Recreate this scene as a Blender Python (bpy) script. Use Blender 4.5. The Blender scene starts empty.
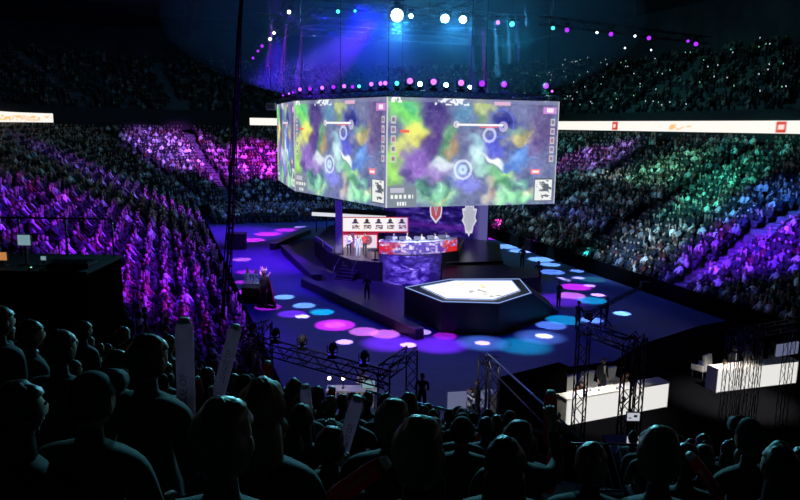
import bpy, bmesh, math, random
import numpy as np
from mathutils import Vector, Matrix, noise
random.seed(7); rng = np.random.default_rng(11)
PI = math.pi
S = bpy.context.scene
COL = S.collection
# ------------------------------------------------------------------ camera
F = 700.0; CH = 11.0; HOR = 126.0
pitch = math.atan((250-HOR)/F); roll = math.radians(0.82)
cd = bpy.data.cameras.new('camera'); cam = bpy.data.objects.new('camera', cd); COL.objects.link(cam)
RM = Matrix.Rotation(PI/2-pitch, 3, 'X') @ Matrix.Rotation(roll, 3, 'Z')
cam.matrix_world = Matrix.Translation((0, 0, CH)) @ RM.to_4x4()
cd.sensor_width = 36; cd.lens = F/800*36; cd.clip_start = 0.05; cd.clip_end = 400
S.camera = cam
def ray(px, py): return RM @ Vector(((px-400)/F, -(py-250)/F, -1))
def G(px, py, z=0.0):
    d = ray(px, py); t = (z-CH)/d.z
    return Vector((d.x*t, d.y*t, z))
def P(px, py, Y):
    d = ray(px, py); t = Y/d.y
    return Vector((d.x*t, Y, CH+d.z*t))
CA, SA = 0.9473, 0.3206
def W(c, a, z=0.0): return Vector((CA*c-SA*a, SA*c+CA*a, z))
# ------------------------------------------------------------------ materials
MAT = {}
def nm(name):
    m = bpy.data.materials.new(name); m.use_nodes = True; MAT[name] = m
    return m, m.node_tree.nodes, m.node_tree.links, m.node_tree.nodes['Principled BSDF']
def mat(name, col, rough=.6, metal=0., noise_s=0, amt=.25, spec=.5):
    m, n, l, b = nm(name)
    b.inputs['Base Color'].default_value = (*col, 1); b.inputs['Roughness'].default_value = rough
    b.inputs['Metallic'].default_value = metal; b.inputs['Specular IOR Level'].default_value = spec
    if noise_s:
        t = n.new('ShaderNodeTexNoise'); t.inputs['Scale'].default_value = noise_s; t.inputs['Detail'].default_value = 4
        tc = n.new('ShaderNodeTexCoord'); l.new(tc.outputs['Object'], t.inputs['Vector'])
        r = n.new('ShaderNodeValToRGB'); l.new(t.outputs['Fac'], r.inputs['Fac'])
        r.color_ramp.elements[0].position = .3; r.color_ramp.elements[1].position = .7
        r.color_ramp.elements[0].color = (*[c*(1-amt) for c in col], 1); r.color_ramp.elements[1].color = (*[min(1, c*(1+amt)) for c in col], 1)
        l.new(r.outputs['Color'], b.inputs['Base Color'])
    return m
def emit(name, col, st):
    m, n, l, b = nm(name)
    b.inputs['Base Color'].default_value = (.02, .02, .02, 1)
    b.inputs['Emission Color'].default_value = (*col, 1); b.inputs['Emission Strength'].default_value = st
    return m
def attr_emit(name, st):
    m, n, l, b = nm(name)
    a = n.new('ShaderNodeAttribute'); a.attribute_name = 'picture'
    b.inputs['Base Color'].default_value = (.02, .02, .02, 1); b.inputs['Roughness'].default_value = .5
    l.new(a.outputs['Color'], b.inputs['Emission Color']); b.inputs['Emission Strength'].default_value = st
    return m
def rand_mat(name, cols, rough=.8):
    m, n, l, b = nm(name)
    oi = n.new('ShaderNodeObjectInfo'); r = n.new('ShaderNodeValToRGB'); r.color_ramp.interpolation = 'CONSTANT'
    l.new(oi.outputs['Random'], r.inputs['Fac']); e = r.color_ramp.elements
    e[0].color = (*cols[0], 1); e[1].position = 1/len(cols); e[1].color = (*cols[1], 1)
    for i in range(2, len(cols)):
        x = e.new(i/len(cols)); x.color = (*cols[i], 1)
    l.new(r.outputs['Color'], b.inputs['Base Color']); b.inputs['Roughness'].default_value = rough
    return m
mat('floor', (.075, .075, .20), .5, 0, 1.5, .12, .3)
mat('deck', (.08, .08, .10), .3, 0, 3, .15)
mat('deck_black', (.008, .008, .010), .45, 0, 4, .3)
mat('apron', (.07, .07, .09), .35, 0, 3, .15)
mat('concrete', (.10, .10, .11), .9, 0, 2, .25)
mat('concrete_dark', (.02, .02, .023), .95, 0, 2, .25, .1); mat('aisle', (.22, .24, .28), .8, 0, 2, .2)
mat('black', (.012, .012, .014), .8, 0, 6, .3)
mat('drape', (.003, .003, .004), 1, 0, 5, .3, .0)
mat('steel', (.28, .29, .31), .35, .8)
mat('steel_dark', (.012, .013, .018), .4, .3)
mat('ceil', (.035, .035, .045), .9, 0, .4, .4)
mat('white', (.8, .8, .78), .5, 0, 5, .04)
mat('white_cloth', (.75, .75, .75), .8)
mat('grey_plastic', (.12, .12, .13), .5)
mat('trim_white', (.75, .78, .85), .3)
mat('skin', (.42, .26, .19), .6, 0, 30, .06)
mat('suit', (.015, .017, .025), .8); mat('shirt_white', (.75, .75, .78), .8); mat('brown', (.13, .06, .03), .8)
mat('shoe', (.02, .02, .02), .5); mat('eye', (.02, .015, .01), .2); mat('lip', (.35, .12, .10), .5)
mat('red', (.55, .03, .03), .6); mat('trousers', (.02, .022, .03), .85); mat('blue_grey', (.25, .3, .38), .7)
mat('stick', (.75, .55, .62), .35, 0, 8, .05); mat('stick_red', (.50, .05, .05), .35); mat('ink', (.04, .04, .06), .6)
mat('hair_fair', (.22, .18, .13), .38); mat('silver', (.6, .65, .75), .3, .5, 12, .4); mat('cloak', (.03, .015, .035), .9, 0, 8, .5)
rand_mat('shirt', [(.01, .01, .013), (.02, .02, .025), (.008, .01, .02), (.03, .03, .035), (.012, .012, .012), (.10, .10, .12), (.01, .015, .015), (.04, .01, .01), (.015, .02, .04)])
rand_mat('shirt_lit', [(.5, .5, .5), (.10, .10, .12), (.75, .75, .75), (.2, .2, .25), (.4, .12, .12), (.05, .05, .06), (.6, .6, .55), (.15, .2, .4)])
rand_mat('hair', [(.012, .009, .007), (.03, .018, .01), (.06, .035, .018), (.02, .015, .012), (.16, .10, .05)], .45)
attr_emit('screen', 1.0); attr_emit('led', 1.0); attr_emit('ribbon', 1.0); attr_emit('pit_floor', 1.25)
m, n, l, b = nm('crowd')
a = n.new('ShaderNodeAttribute'); a.attribute_name = 'tone'; l.new(a.outputs['Color'], b.inputs['Base Color']); b.inputs['Roughness'].default_value = .75
emit('lamp_cyan', (.55, 1, .95), 40); emit('lamp_blue', (.45, .8, 1), 34); emit('lamp_purple', (.32, .02, 1), 1.9); emit('lamp_teal', (.06, .8, .75), 3)
emit('lamp_white', (.8, .85, 1), 6); emit('lamp_lilac', (.50, .13, 1), 2.4); emit('lamp_warm', (1, .8, .55), 6); emit('phone', (.7, .85, 1), 2)
emit('led_line', (.35, .5, 1), .8); emit('green_dot', (.3, 1, .6), 6); emit('monitor', (.35, .6, .7), .5); emit('monitor_amber', (1, .4, .12), .5)
emit('lamp_dim', (.8, .85, 1), 1.2); emit('lightbox', (1, .985, .95), .80); emit('screen_pale', (.8, .85, .95), .6); emit('screen_blue', (.25, .45, .85), .6); emit('softbox', (.32, .36, .62), .35); emit('rail_glow', (.9, .92, 1), .8)
# ------------------------------------------------------------------ mesh helper
for nm_, c_ in (('stick', (.85, .52, .66)), ('stick_red', (.5, .05, .06))):
    m = MAT[nm_]; n = m.node_tree.nodes; l = m.node_tree.links; b = n['Principled BSDF']; tr_ = n.new('ShaderNodeBsdfTranslucent'); tr_.inputs['Color'].default_value = (*c_, 1)
    mx = n.new('ShaderNodeMixShader'); mx.inputs[0].default_value = .6; l.new(b.outputs[0], mx.inputs[1]); l.new(tr_.outputs[0], mx.inputs[2]); l.new(mx.outputs[0], n['Material Output'].inputs['Surface'])
class MB:
    def __init__(s): s.v = []; s.f = []; s.m = []; s.mats = []; s.sm = []
    def mi(s, m):
        if m not in s.mats: s.mats.append(m)
        return s.mats.index(m)
    def add(s, vs, fs, m, smooth=False):
        o = len(s.v); s.v += [tuple(v) for v in vs]; k = s.mi(m)
        for f in fs: s.f.append(tuple(o+i for i in f)); s.m.append(k); s.sm.append(smooth)
        return s
    def box(s, c, d, m, rot=0.0, mx=None):
        R = mx if mx is not None else Matrix.Rotation(rot, 3, 'Z')
        vs = [Vector(c)+R @ Vector((x*d[0]/2, y*d[1]/2, z*d[2]/2)) for x in (-1, 1) for y in (-1, 1) for z in (-1, 1)]
        return s.add(vs, [(0, 1, 3, 2), (4, 6, 7, 5), (0, 4, 5, 1), (2, 3, 7, 6), (0, 2, 6, 4), (1, 5, 7, 3)], m)
    def prism(s, pts, z0, z1, m, mtop=None):
        n = len(pts); lo = [(p[0], p[1], z0) for p in pts]; hi = [(p[0], p[1], z1) for p in pts]
        area = sum(pts[i][0]*pts[(i+1) % n][1]-pts[(i+1) % n][0]*pts[i][1] for i in range(n))
        if area < 0: lo.reverse(); hi.reverse()
        s.add(lo+hi, [tuple(reversed(range(n)))]+[(i, (i+1) % n, n+(i+1) % n, n+i) for i in range(n)], m)
        return s.add(hi, [tuple(range(n))], mtop or m)
    def tube(s, pts, r, m, n=6, smooth=True, cap=True):
        pts = [Vector(p) for p in pts]; rs = r if isinstance(r, (list, tuple)) else [r]*len(pts)
        vs = []; up = None
        for i, p in enumerate(pts):
            d = (pts[min(i+1, len(pts)-1)]-pts[max(i-1, 0)]).normalized()
            if up is None:
                up = Vector((0, 0, 1)) if abs(d.z) < .9 else Vector((1, 0, 0))
            x = d.cross(up).normalized(); y = x.cross(d).normalized(); up = y
            for k in range(n):
                a = 2*PI*k/n; vs.append(p+(x*math.cos(a)+y*math.sin(a))*rs[i])
        fs = [(i*n+k, i*n+(k+1) % n, (i+1)*n+(k+1) % n, (i+1)*n+k) for i in range(len(pts)-1) for k in range(n)]
        if cap: fs += [tuple(reversed(range(n))), tuple(range((len(pts)-1)*n, len(pts)*n))]
        return s.add(vs, fs, m, smooth)
    def lathe(s, prof, c, m, n=16, mx=None, smooth=True):
        R = mx or Matrix.Identity(3); vs = []
        for r, z in prof:
            for k in range(n):
                a = 2*PI*k/n; vs.append(Vector(c)+R @ Vector((r*math.cos(a), r*math.sin(a), z)))
        q = len(prof)
        fs = [(i*n+k, i*n+(k+1) % n, (i+1)*n+(k+1) % n, (i+1)*n+k) for i in range(q-1) for k in range(n)]
        fs += [tuple(reversed(range(n))), tuple(range((q-1)*n, q*n))]
        return s.add(vs, fs, m, smooth)
    def ball(s, c, r, m, nu=14, nv=9, fn=None):
        vs = []; 
        for j in range(1, nv):
            th = PI*j/nv
            for i in range(nu):
                ph = 2*PI*i/nu; u = Vector((math.sin(th)*math.cos(ph), math.sin(th)*math.sin(ph), math.cos(th)))
                vs.append(u)
        vs += [Vector((0, 0, 1)), Vector((0, 0, -1))]
        if fn: vs = [fn(u) for u in vs]
        rr = r if isinstance(r, (tuple, list)) else (r, r, r)
        T, B = len(vs)-2, len(vs)-1
        vs = [Vector(c)+Vector((u.x*rr[0], u.y*rr[1], u.z*rr[2])) for u in vs]
        fs = [(j*nu+i, (j+1)*nu+i, (j+1)*nu+(i+1) % nu, j*nu+(i+1) % nu) for j in range(nv-2) for i in range(nu)]
        fs += [(T, i, (i+1) % nu) for i in range(nu)]+[(B, (nv-2)*nu+(i+1) % nu, (nv-2)*nu+i) for i in range(nu)]
        return s.add(vs, fs, m, True)
    def truss(s, p, q, w, m, r=.03, pitch_=None, up=None):
        p = Vector(p); q = Vector(q); d = (q-p); L = d.length; d.normalize()
        up = Vector(up) if up else (Vector((0, 0, 1)) if abs(d.z) < .9 else Vector((1, 0, 0)))
        x = d.cross(up).normalized()*w/2; y = x.cross(d).normalized()*w/2
        cs = [x+y, -x+y, -x-y, x-y]
        for c in cs: s.tube([p+c, q+c], r, m, 5)
        k = max(2, int(L/(pitch_ or w)))
        for i in range(k):
            a = p+d*(L*i/k); b_ = p+d*(L*(i+1)/k)
            for j in range(4):
                c0, c1 = cs[j], cs[(j+1) % 4]
                s.tube([a+(c0 if i % 2 else c1), b_+(c1 if i % 2 else c0)], r*.6, m, 4, cap=False)
        return s
    def mesh(s, name):
        me = bpy.data.meshes.new(name); me.from_pydata(s.v, [], s.f)
        for x in s.mats: me.materials.append(MAT[x])
        me.polygons.foreach_set('material_index', s.m); me.polygons.foreach_set('use_smooth', s.sm); me.update()
        return me
    def build(s, name, parent=None, **k):
        return link(name, s.mesh(name), parent, **k)
def link(name, me, parent=None, loc=None, label=None, cat=None, group=None, kind=None):
    o = bpy.data.objects.new(name, me); COL.objects.link(o)
    if parent is not None: o.parent = parent
    if loc is not None: o.location = loc
    return tag(o, label, cat, group, kind)
def tag(o, label=None, cat=None, group=None, kind=None):
    if label: o['label'] = label
    if cat: o['category'] = cat
    if group: o['group'] = group
    if kind: o['kind'] = kind
    return o
def thing(name, label, cat, loc=(0, 0, 0), rz=0.0, group=None):
    o = bpy.data.objects.new(name, None); COL.objects.link(o); o.location = loc; o.rotation_euler = (0, 0, rz); o.empty_display_size = .1
    return tag(o, label, cat, group)
def copy_tree(o, parent=None):
    c = o.copy(); COL.objects.link(c); c.parent = parent
    for ch in list(o.children): copy_tree(ch, c)
    return c
def struct(o): o['kind'] = 'structure'; return o
def grid_picture(corners, nx, ny, fn, matname, name, off=0.0):
    """flat LED surface: corners tl, tr, br, bl; fn(U, V) -> rgb arrays with V from the top"""
    tl, tr, br, bl = [np.array(c) for c in corners]
    U, V = np.meshgrid(np.linspace(0, 1, nx+1), np.linspace(0, 1, ny+1))
    p = ((1-U)*(1-V))[..., None]*tl+(U*(1-V))[..., None]*tr+(U*V)[..., None]*br+((1-U)*V)[..., None]*bl
    rgb = np.clip(fn(U, V), 0, 1)
    me = bpy.data.meshes.new(name); idx = np.arange((nx+1)*(ny+1)).reshape(ny+1, nx+1)
    q = np.stack([idx[:-1, :-1], idx[1:, :-1], idx[1:, 1:], idx[:-1, 1:]], -1).reshape(-1, 4)
    me.from_pydata(p.reshape(-1, 3).tolist(), [], q.tolist())
    at = me.color_attributes.new('picture', 'FLOAT_COLOR', 'POINT')
    lin = rgb.reshape(-1, 3)**2.2
    at.data.foreach_set('color', np.concatenate([lin, np.ones((len(lin), 1))], 1).ravel()); me.materials.append(MAT[matname])
    return me
def vnoise(U, V, sc, seed=0, octs=3):
    out = np.zeros(U.shape); amp = 1; tot = 0
    for o_ in range(octs):
        r_ = np.random.default_rng(seed+o_); g = r_.random((64, 64)); s_ = sc*2**o_
        x = (U*s_) % 63; y = (V*s_) % 63; xi = x.astype(int); yi = y.astype(int); fx = x-xi; fy = y-yi
        fx = fx*fx*(3-2*fx); fy = fy*fy*(3-2*fy); x1 = (xi+1) % 64; y1 = (yi+1) % 64
        out += amp*((g[yi, xi]*(1-fx)+g[yi, x1]*fx)*(1-fy)+(g[y1, xi]*(1-fx)+g[y1, x1]*fx)*fy); tot += amp; amp *= .55
    return out/tot
# ------------------------------------------------------------------ setting: floor, bowl, ceiling
mb = MB(); mb.prism([W(-30, -14), W(66, -14), W(66, 132), W(-30, 132)], -.2, 0, 'floor')
struct(mb.build('floor'))
mb = MB(); mb.prism([W(-30, -14), W(66, -14), W(66, 132), W(-30, 132)], 27, 27.3, 'ceil')
struct(mb.build('ceiling'))
mb = MB()
for p, q in (((-30, 132), (66, 132)), ((66, 132), (66, -14)), ((66, -14), (-30, -14)), ((-30, -14), (-30, 132))):
    a, b_ = W(*p), W(*q); d = (b_-a).normalized(); nrm = Vector((-d.y, d.x, 0))
    mb.prism([a, b_, b_-nrm*.4, a-nrm*.4], 0, 27, 'ceil')
struct(mb.build('wall_back'))
A0 = 8.0
def ring(t, step=1.5):
    """points (c, a, nc, na, aisle) at offset t along the bowl: right side, far end, left side"""
    o = []; r = 6+t
    n = int(86/step)
    for i in range(n): o.append((31+t, A0-6+(86-A0+6)*i/n, 1, 0))
    n = max(8, int(PI/2*16/step))
    for i in range(n): th = PI/2*i/n; o.append((25+r*math.cos(th), 86+r*math.sin(th), math.cos(th), math.sin(th)))
    n = int(15/step)
    for i in range(n): o.append((25-15*i/n, 92+t, 0, 1))
    n = max(8, int(PI/2*16/step))
    for i in range(n): th = PI/2+PI/2*i/n; o.append((10+r*math.cos(th), 86+r*math.sin(th), math.cos(th), math.sin(th)))
    n = int(72/step)
    for i in range(n+1): o.append((4-t, 86-(86-14)*i/n, -1, 0))
    return o
ROWD = .86; Z0 = .45; SLOPE = .49
NROW = 22
def terrace(t0, z0, nrow, rowd, rise, m):
    prof = [(t0, 0 if z0 < 5 else z0-.5)]
    z = z0
    for k in range(nrow): prof += [(t0+k*rowd, z), (t0+(k+1)*rowd, z)]; z += rise
    prof.append((t0+nrow*rowd, z0-.5 if z0 > 5 else 0))
    rings = [ring(t) for t, _ in prof]; n = len(rings[0]); vs = []
    for (t, z), rg in zip(prof, rings): vs += [W(p[0], p[1], z) for p in rg]
    fs = [(i*n+j, i*n+j+1, (i+1)*n+j+1, (i+1)*n+j) for i in range(len(prof)-1) for j in range(n-1)]
    mb = MB(); mb.add(vs, fs, m); return mb
o = struct(terrace(.4, Z0, NROW, ROWD, ROWD*SLOPE, 'concrete').build('lower_terrace_floor'))
UR, UZ, UT, UD, URISE = 17, 12.4, 21.2, .86, .52
o = struct(terrace(UT, UZ, UR, UD, URISE, 'concrete').build('upper_terrace_floor'))
# parapet below the first row, black
def band(t, z0, z1, th, m, name):
    r0 = ring(t); r1 = ring(t+th); n = len(r0); vs = []
    for rg, z in ((r0, z0), (r0, z1), (r1, z1), (r1, z0)): vs += [W(p[0], p[1], z) for p in rg]
    mb = MB(); mb.add(vs, [(i*n+j, i*n+j+1, ((i+1) % 4)*n+j+1, ((i+1) % 4)*n+j) for i in range(4) for j in range(n-1)], m)
    return mb.build(name)
struct(band(0, 0, 1.1, .15, 'drape', 'trim_1'))
struct(band(19.9, 10.0, 12.9, .3, 'black', 'trim_2'))
# LED ribbon board, one thing per lit run
def ribbon_fn(red, gold):
    def fn(U, V):
        rgb = np.ones(U.shape+(3,))*np.array([1, .985, .95])
        nz = vnoise(U, V, 60, 5)
        for u0 in red:
            k = (np.abs(U-u0) < .006) & (np.abs(V-.5) < .42); rgb[k] = [.85, .25, .2]
            k = (np.abs(U-u0) < .0025) & (np.abs(V-.5) < .2); rgb[k] = [1, .9, .85]
        for u0, u1 in gold:
            k = (U > u0) & (U < u1) & (V > .25) & (V < .8) & (nz > .52); rgb[k] = [1, .78, .5]
        return rgb
    return fn
def ribbon(i0, i1, label, red, gold, nx=420):
    rg = ring(19.82)[i0:i1]
    pts = np.array([[*W(p[0], p[1], 0)] for p in rg]); seg = np.r_[0, np.cumsum(np.linalg.norm(np.diff(pts, axis=0), axis=1))]
    me = grid_picture([(0, 0, 11.92), (1, 0, 11.92), (1, 0, 10.82), (0, 0, 10.82)], nx, 8, ribbon_fn(red, gold), 'ribbon', 'led_ribbon_board')
    for v in me.vertices:
        s_ = v.co.x*seg[-1]; v.co.x, v.co.y = np.interp(s_, seg, pts[:, 0]), np.interp(s_, seg, pts[:, 1])
    return link('led_ribbon_board', me, label=label, cat='LED board', group='ribbon boards round the arena')
RG = ring(19.82); NR = len(RG)
def ring_index(px):
    best = None
    for i, p in enumerate(RG):
        w_ = W(p[0], p[1]); 
        if w_.y > 5:
            x = 400+F*w_.x/w_.y
            if best is None or abs(x-px) < best[0]: best = (abs(x-px), i)
    return best[1]
i_left = ring_index(63)
ribbon(0, ring_index(500), 'long white LED ribbon board under the upper tier, right of the cube screens', [.76, .50], [(.30, .36), (.38, .46), (.62, .66)])
ribbon(ring_index(300), ring_index(236), 'short white LED ribbon board just left of the cube screens', [], [(.1, .3)], 60)
ribbon(i_left, NR-14, 'white LED ribbon board above the purple crowd at far left', [.33], [(.0, .28)], 200)
# ------------------------------------------------------------------ near stand (under the viewer)
ROWN = .86; NK = math.hypot(1, .3); DIRN = Vector((.3/NK, 1/NK, 0)); ND = math.atan2(DIRN.y, DIRN.x)-PI/2; RISE = .428*ROWN
def row_of(X, Y): return math.floor(((Y+.3*X)/NK+.45)/ROWN)
def tread(X, Y): return CH-1.30-RISE*row_of(X, Y)
NEAR_K0, NEAR_K1 = -6, 15
mb = MB(); prof = [(NEAR_K0*ROWN-.45, 0)]
for k in range(NEAR_K0, NEAR_K1):
    z = CH-1.30-RISE*k; prof += [(k*ROWN-.45, z), ((k+1)*ROWN-.45, z)]
prof.append((NEAR_K1*ROWN-.45, 0))
vs = []; side = Vector((DIRN.y, -DIRN.x, 0))
for X in (-11, 17): vs += [tuple(side*X+DIRN*y+Vector((0, 0, z))) for y, z in prof]
n = len(prof)
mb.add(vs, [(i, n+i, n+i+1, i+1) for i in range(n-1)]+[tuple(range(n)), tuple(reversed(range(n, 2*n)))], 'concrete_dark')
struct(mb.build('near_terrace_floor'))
# ------------------------------------------------------------------ far crowd (too many to count): one mesh for each tier
ico = bmesh.new(); bmesh.ops.create_icosphere(ico, subdivisions=1, radius=1); ICOV = np.array([v.co[:] for v in ico.verts]); ICOF = [[v.index for v in f.verts] for f in ico.faces]; ico.free()
def person_template(arms=0):
    V = []; Fc = []; part = []
    def addv(vs, fs, p): 
        o_ = len(V); V.extend(vs); Fc.extend([[o_+i for i in f] for f in fs]); part.extend(p if isinstance(p, list) else [p]*len(vs))
    hv = ICOV*np.array([.095, .11, .135])+np.array([0, .03, 1.20])
    pp = [2 if (v[1] > .02 and v[2] < 1.27) else 0 for v in hv]       # 0 hair, 1 clothes, 2 skin, 3 legs
    addv(hv.tolist(), ICOF, pp)
    def frustum(c0, d0, c1, d1, p):
        vs = [[c0[0]+x*d0[0], c0[1]+y*d0[1], c0[2]] for x, y in ((-1, -1), (1, -1), (1, 1), (-1, 1))]+[[c1[0]+x*d1[0], c1[1]+y*d1[1], c1[2]] for x, y in ((-1, -1), (1, -1), (1, 1), (-1, 1))]
        addv(vs, [[0, 3, 2, 1], [4, 5, 6, 7], [0, 1, 5, 4], [1, 2, 6, 5], [2, 3, 7, 6], [3, 0, 4, 7]], p)
    frustum((0, 0, .45), (.16, .12), (0, 0, .90), (.22, .11), 1)
    frustum((0, 0, .90), (.22, .11), (0, .01, 1.06), (.07, .06), 1)
    frustum((0, .2, .40), (.17, .24), (0, .2, .56), (.15, .22), 3)
    frustum((0, .40, 0), (.14, .07), (0, .40, .42), (.16, .08), 3)
    for sx in (-1, 1):
        if arms: frustum((sx*.24, .05, .88), (.05, .05), (sx*.20, .12, 1.42), (.035, .035), 2)
        else: frustum((sx*.20, .28, .60), (.04, .06), (sx*.25, .02, .92), (.05, .05), 1)
    return np.array(V), Fc, np.array(part)
TPL = [person_template(0), person_template(1)]
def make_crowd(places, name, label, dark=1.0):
    """places: list of (x, y, z, heading, arms)"""
    for_v = []; faces = []; tone = []; off = 0
    loops = []; 
    for ti in (0, 1):
        pl = np.array([p[:4] for p in places if p[4] == ti]); 
        if not len(pl): continue
        V, Fc, part = TPL[ti]; n_ = len(pl); sc = rng.uniform(.93, 1.1, n_)
        ca, sa = np.cos(pl[:, 3]), np.sin(pl[:, 3])
        VV = V[None]*sc[:, None, None]; lean = rng.uniform(-.12, .12, n_)
        x = VV[..., 0]+lean[:, None]*VV[..., 2]; y = VV[..., 1]; z = VV[..., 2]
        X = x*ca[:, None]-y*sa[:, None]+pl[:, 0:1]; Y = x*sa[:, None]+y*ca[:, None]+pl[:, 1:2]; Z = z+pl[:, 2:3]
        for_v.append(np.stack([X, Y, Z], -1).reshape(-1, 3))
        hair = np.array([[.02, .015, .01], [.05, .03, .02], [.12, .08, .04], [.03, .03, .03]])[rng.integers(0, 4, n_)]
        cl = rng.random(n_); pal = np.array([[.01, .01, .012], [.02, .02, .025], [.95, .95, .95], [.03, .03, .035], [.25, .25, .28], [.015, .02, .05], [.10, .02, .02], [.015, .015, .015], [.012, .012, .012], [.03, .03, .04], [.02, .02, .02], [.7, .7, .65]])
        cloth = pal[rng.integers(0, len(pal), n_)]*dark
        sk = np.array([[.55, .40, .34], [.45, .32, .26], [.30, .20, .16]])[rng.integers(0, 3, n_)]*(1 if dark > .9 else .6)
        leg = np.tile(np.array([[.03, .03, .04]]), (n_, 1))
        T = np.stack([hair, cloth, sk, leg], 1)[:, part]          # n, V, 3
        tone.append(T.reshape(-1, 3))
        base = np.arange(n_)*len(V)+off
        for f in Fc: loops.append((np.array(f)[None]+base[:, None]))
        off += n_*len(V)
    v = np.concatenate(for_v); me = bpy.data.meshes.new(name)
    tri = np.concatenate([f for f in loops if f.shape[1] == 3]) if any(f.shape[1] == 3 for f in loops) else np.zeros((0, 3), int)
    quad = np.concatenate([f for f in loops if f.shape[1] == 4])
    me.vertices.add(len(v)); me.vertices.foreach_set('co', v.ravel())
    nl = tri.size+quad.size; me.loops.add(nl); me.loops.foreach_set('vertex_index', np.r_[tri.ravel(), quad.ravel()].astype(np.int32))
    me.polygons.add(len(tri)+len(quad)); st = np.r_[np.arange(len(tri))*3, len(tri)*3+np.arange(len(quad))*4].astype(np.int32)
    me.polygons.foreach_set('loop_start', st); me.update(calc_edges=True); me.validate()
    at = me.color_attributes.new('tone', 'FLOAT_COLOR', 'POINT'); t = np.concatenate(tone)
    at.data.foreach_set('color', np.concatenate([t, np.ones((len(t), 1))], 1).ravel()); me.materials.append(MAT['crowd'])
    return link(name, me, label=label, cat='crowd', kind='stuff')
def aisle_at(kind, pos, r=1):
    if kind == 's': return (pos % 12.0) < 1.7 or (pos % 12.0) > 11.7
    return min(abs(pos-x) for x in (15, 45, 75, 105, 135, 165)) < math.degrees(.9/r)
def seats_row(t, z, sp=.47):
    """seat places along one row at offset t"""
    o_ = []; r = 6+t
    jz = random.random()*sp
    def put(c, a, nc, na):
        w_ = W(c, a, z); nw = W(nc, na); o_.append((w_.x, w_.y, z, math.atan2(-nw.y, -nw.x)-PI/2, nw))
    a = A0-6+jz
    while a < 86:
        if not aisle_at('s', a): put(31+t, a, 1, 0)
        a += sp
    th = 0
    while th < 90:
        if not aisle_at('a', th, r): put(25+r*math.cos(math.radians(th)), 86+r*math.sin(math.radians(th)), math.cos(math.radians(th)), math.sin(math.radians(th)))
        th += math.degrees(sp/r)
    c = 25
    while c > 10: put(c, 92+t, 0, 1); c -= sp
    th = 90
    while th < 180:
        if not aisle_at('a', th, r): put(10+r*math.cos(math.radians(th)), 86+r*math.sin(math.radians(th)), math.cos(math.radians(th)), math.sin(math.radians(th)))
        th += math.degrees(sp/r)
    a = 86-jz
    while a > 15:
        if not aisle_at('s', a): put(4-t, a, -1, 0)
        a -= sp
    return o_
def project(p):
    q = RM.transposed() @ (Vector(p)-Vector((0, 0, CH)))
    if q.z > -.1: return None
    return 400+F*q.x/-q.z, 250-F*q.y/-q.z, -q.z
low = []; up_ = []
for k in range(NROW):
    for (x, y, z, h, nw) in seats_row(.4+k*ROWD+.38, Z0+k*ROWD*SLOPE):
        if random.random() < .94:
            q = project((x, y, z+1))
            if q and -40 < q[0] < 840 and not (y < 18.5 and x < -4): low.append((x+random.uniform(-.17, .17), y+random.uniform(-.17, .17), z, h+random.uniform(-.5, .5), 1 if random.random() < .12 else 0, q))
for k in range(UR):
    for (x, y, z, h, nw) in seats_row(UT+k*UD+.38, UZ+k*URISE):
        if random.random() < .42:
            q = project((x, y, z+1))
            if q and -20 < q[0] < 820 and q[1] > -10: up_.append((x+random.uniform(-.06, .06), y+random.uniform(-.06, .06), z, h+random.uniform(-.3, .3), 1 if random.random() < .08 else 0))
low.sort(key=lambda p: p[5][2])
vis = [p for p in low if 118 < p[5][0] < 800 and p[5][1] < 345]
N_IND = 70
IND = vis[:N_IND]; ids = set(id(p) for p in IND)
rest = [p for p in low if id(p) not in ids]
left_c0 = []
left_c = [p for p in rest if p[0]*CA+p[1]*SA < 17.5]
for r_i in range(14):
    for c_i in range(40):
        w_ = W(5.2+c_i*.5+random.uniform(-.1, .1), 79.5+r_i*.85, 0)
        if random.random() < .9: left_c0.append((w_.x, w_.y, 0.0, PI-math.atan2(SA, CA)+random.uniform(-.4, .4)+2*math.atan2(SA, CA), 0))
left_c += left_c0
right_c = [p for p in rest if p[0]*CA+p[1]*SA >= 17.5]
make_crowd(left_c, 'seated_crowd', 'dense seated crowd under purple light on the left and far lower stands')
make_crowd(right_c, 'seated_crowd', 'dense seated crowd in teal and violet light on the lower stand right of the screens')
make_crowd(up_, 'seated_crowd', 'sparse crowd, toned down for the dim light, in the upper tier above the white ribbon board', .3)  # clothes and skin darkened to stand in for the dim light up there
# phone lights in the upper tier right
mb = MB()
for p in random.sample(up_, min(len(up_), 1)): pass
cand = [p for p in up_ if p[0] > 15]
pts_ = random.sample(cand, min(90, len(cand)))
mb = MB()
for p in pts_:
    d = Vector((-p[0], -p[1], 0)).normalized()
    mb.box((p[0]+d.x*.35, p[1]+d.y*.35, p[2]+1.15+random.uniform(-.1, .2)), (.07, .012, .13), 'phone' if random.random() < .6 else 'green_dot', math.atan2(d.y, d.x)-PI/2)
MAT['phone'].node_tree.nodes['Principled BSDF'].inputs['Emission Strength'].default_value = 1.2
MAT['green_dot'].node_tree.nodes['Principled BSDF'].inputs['Emission Strength'].default_value = .9
mb.build('glowing_phones', label='tiny white and green phone screens held up across the dark upper tier', cat='phone', kind='stuff')
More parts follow.
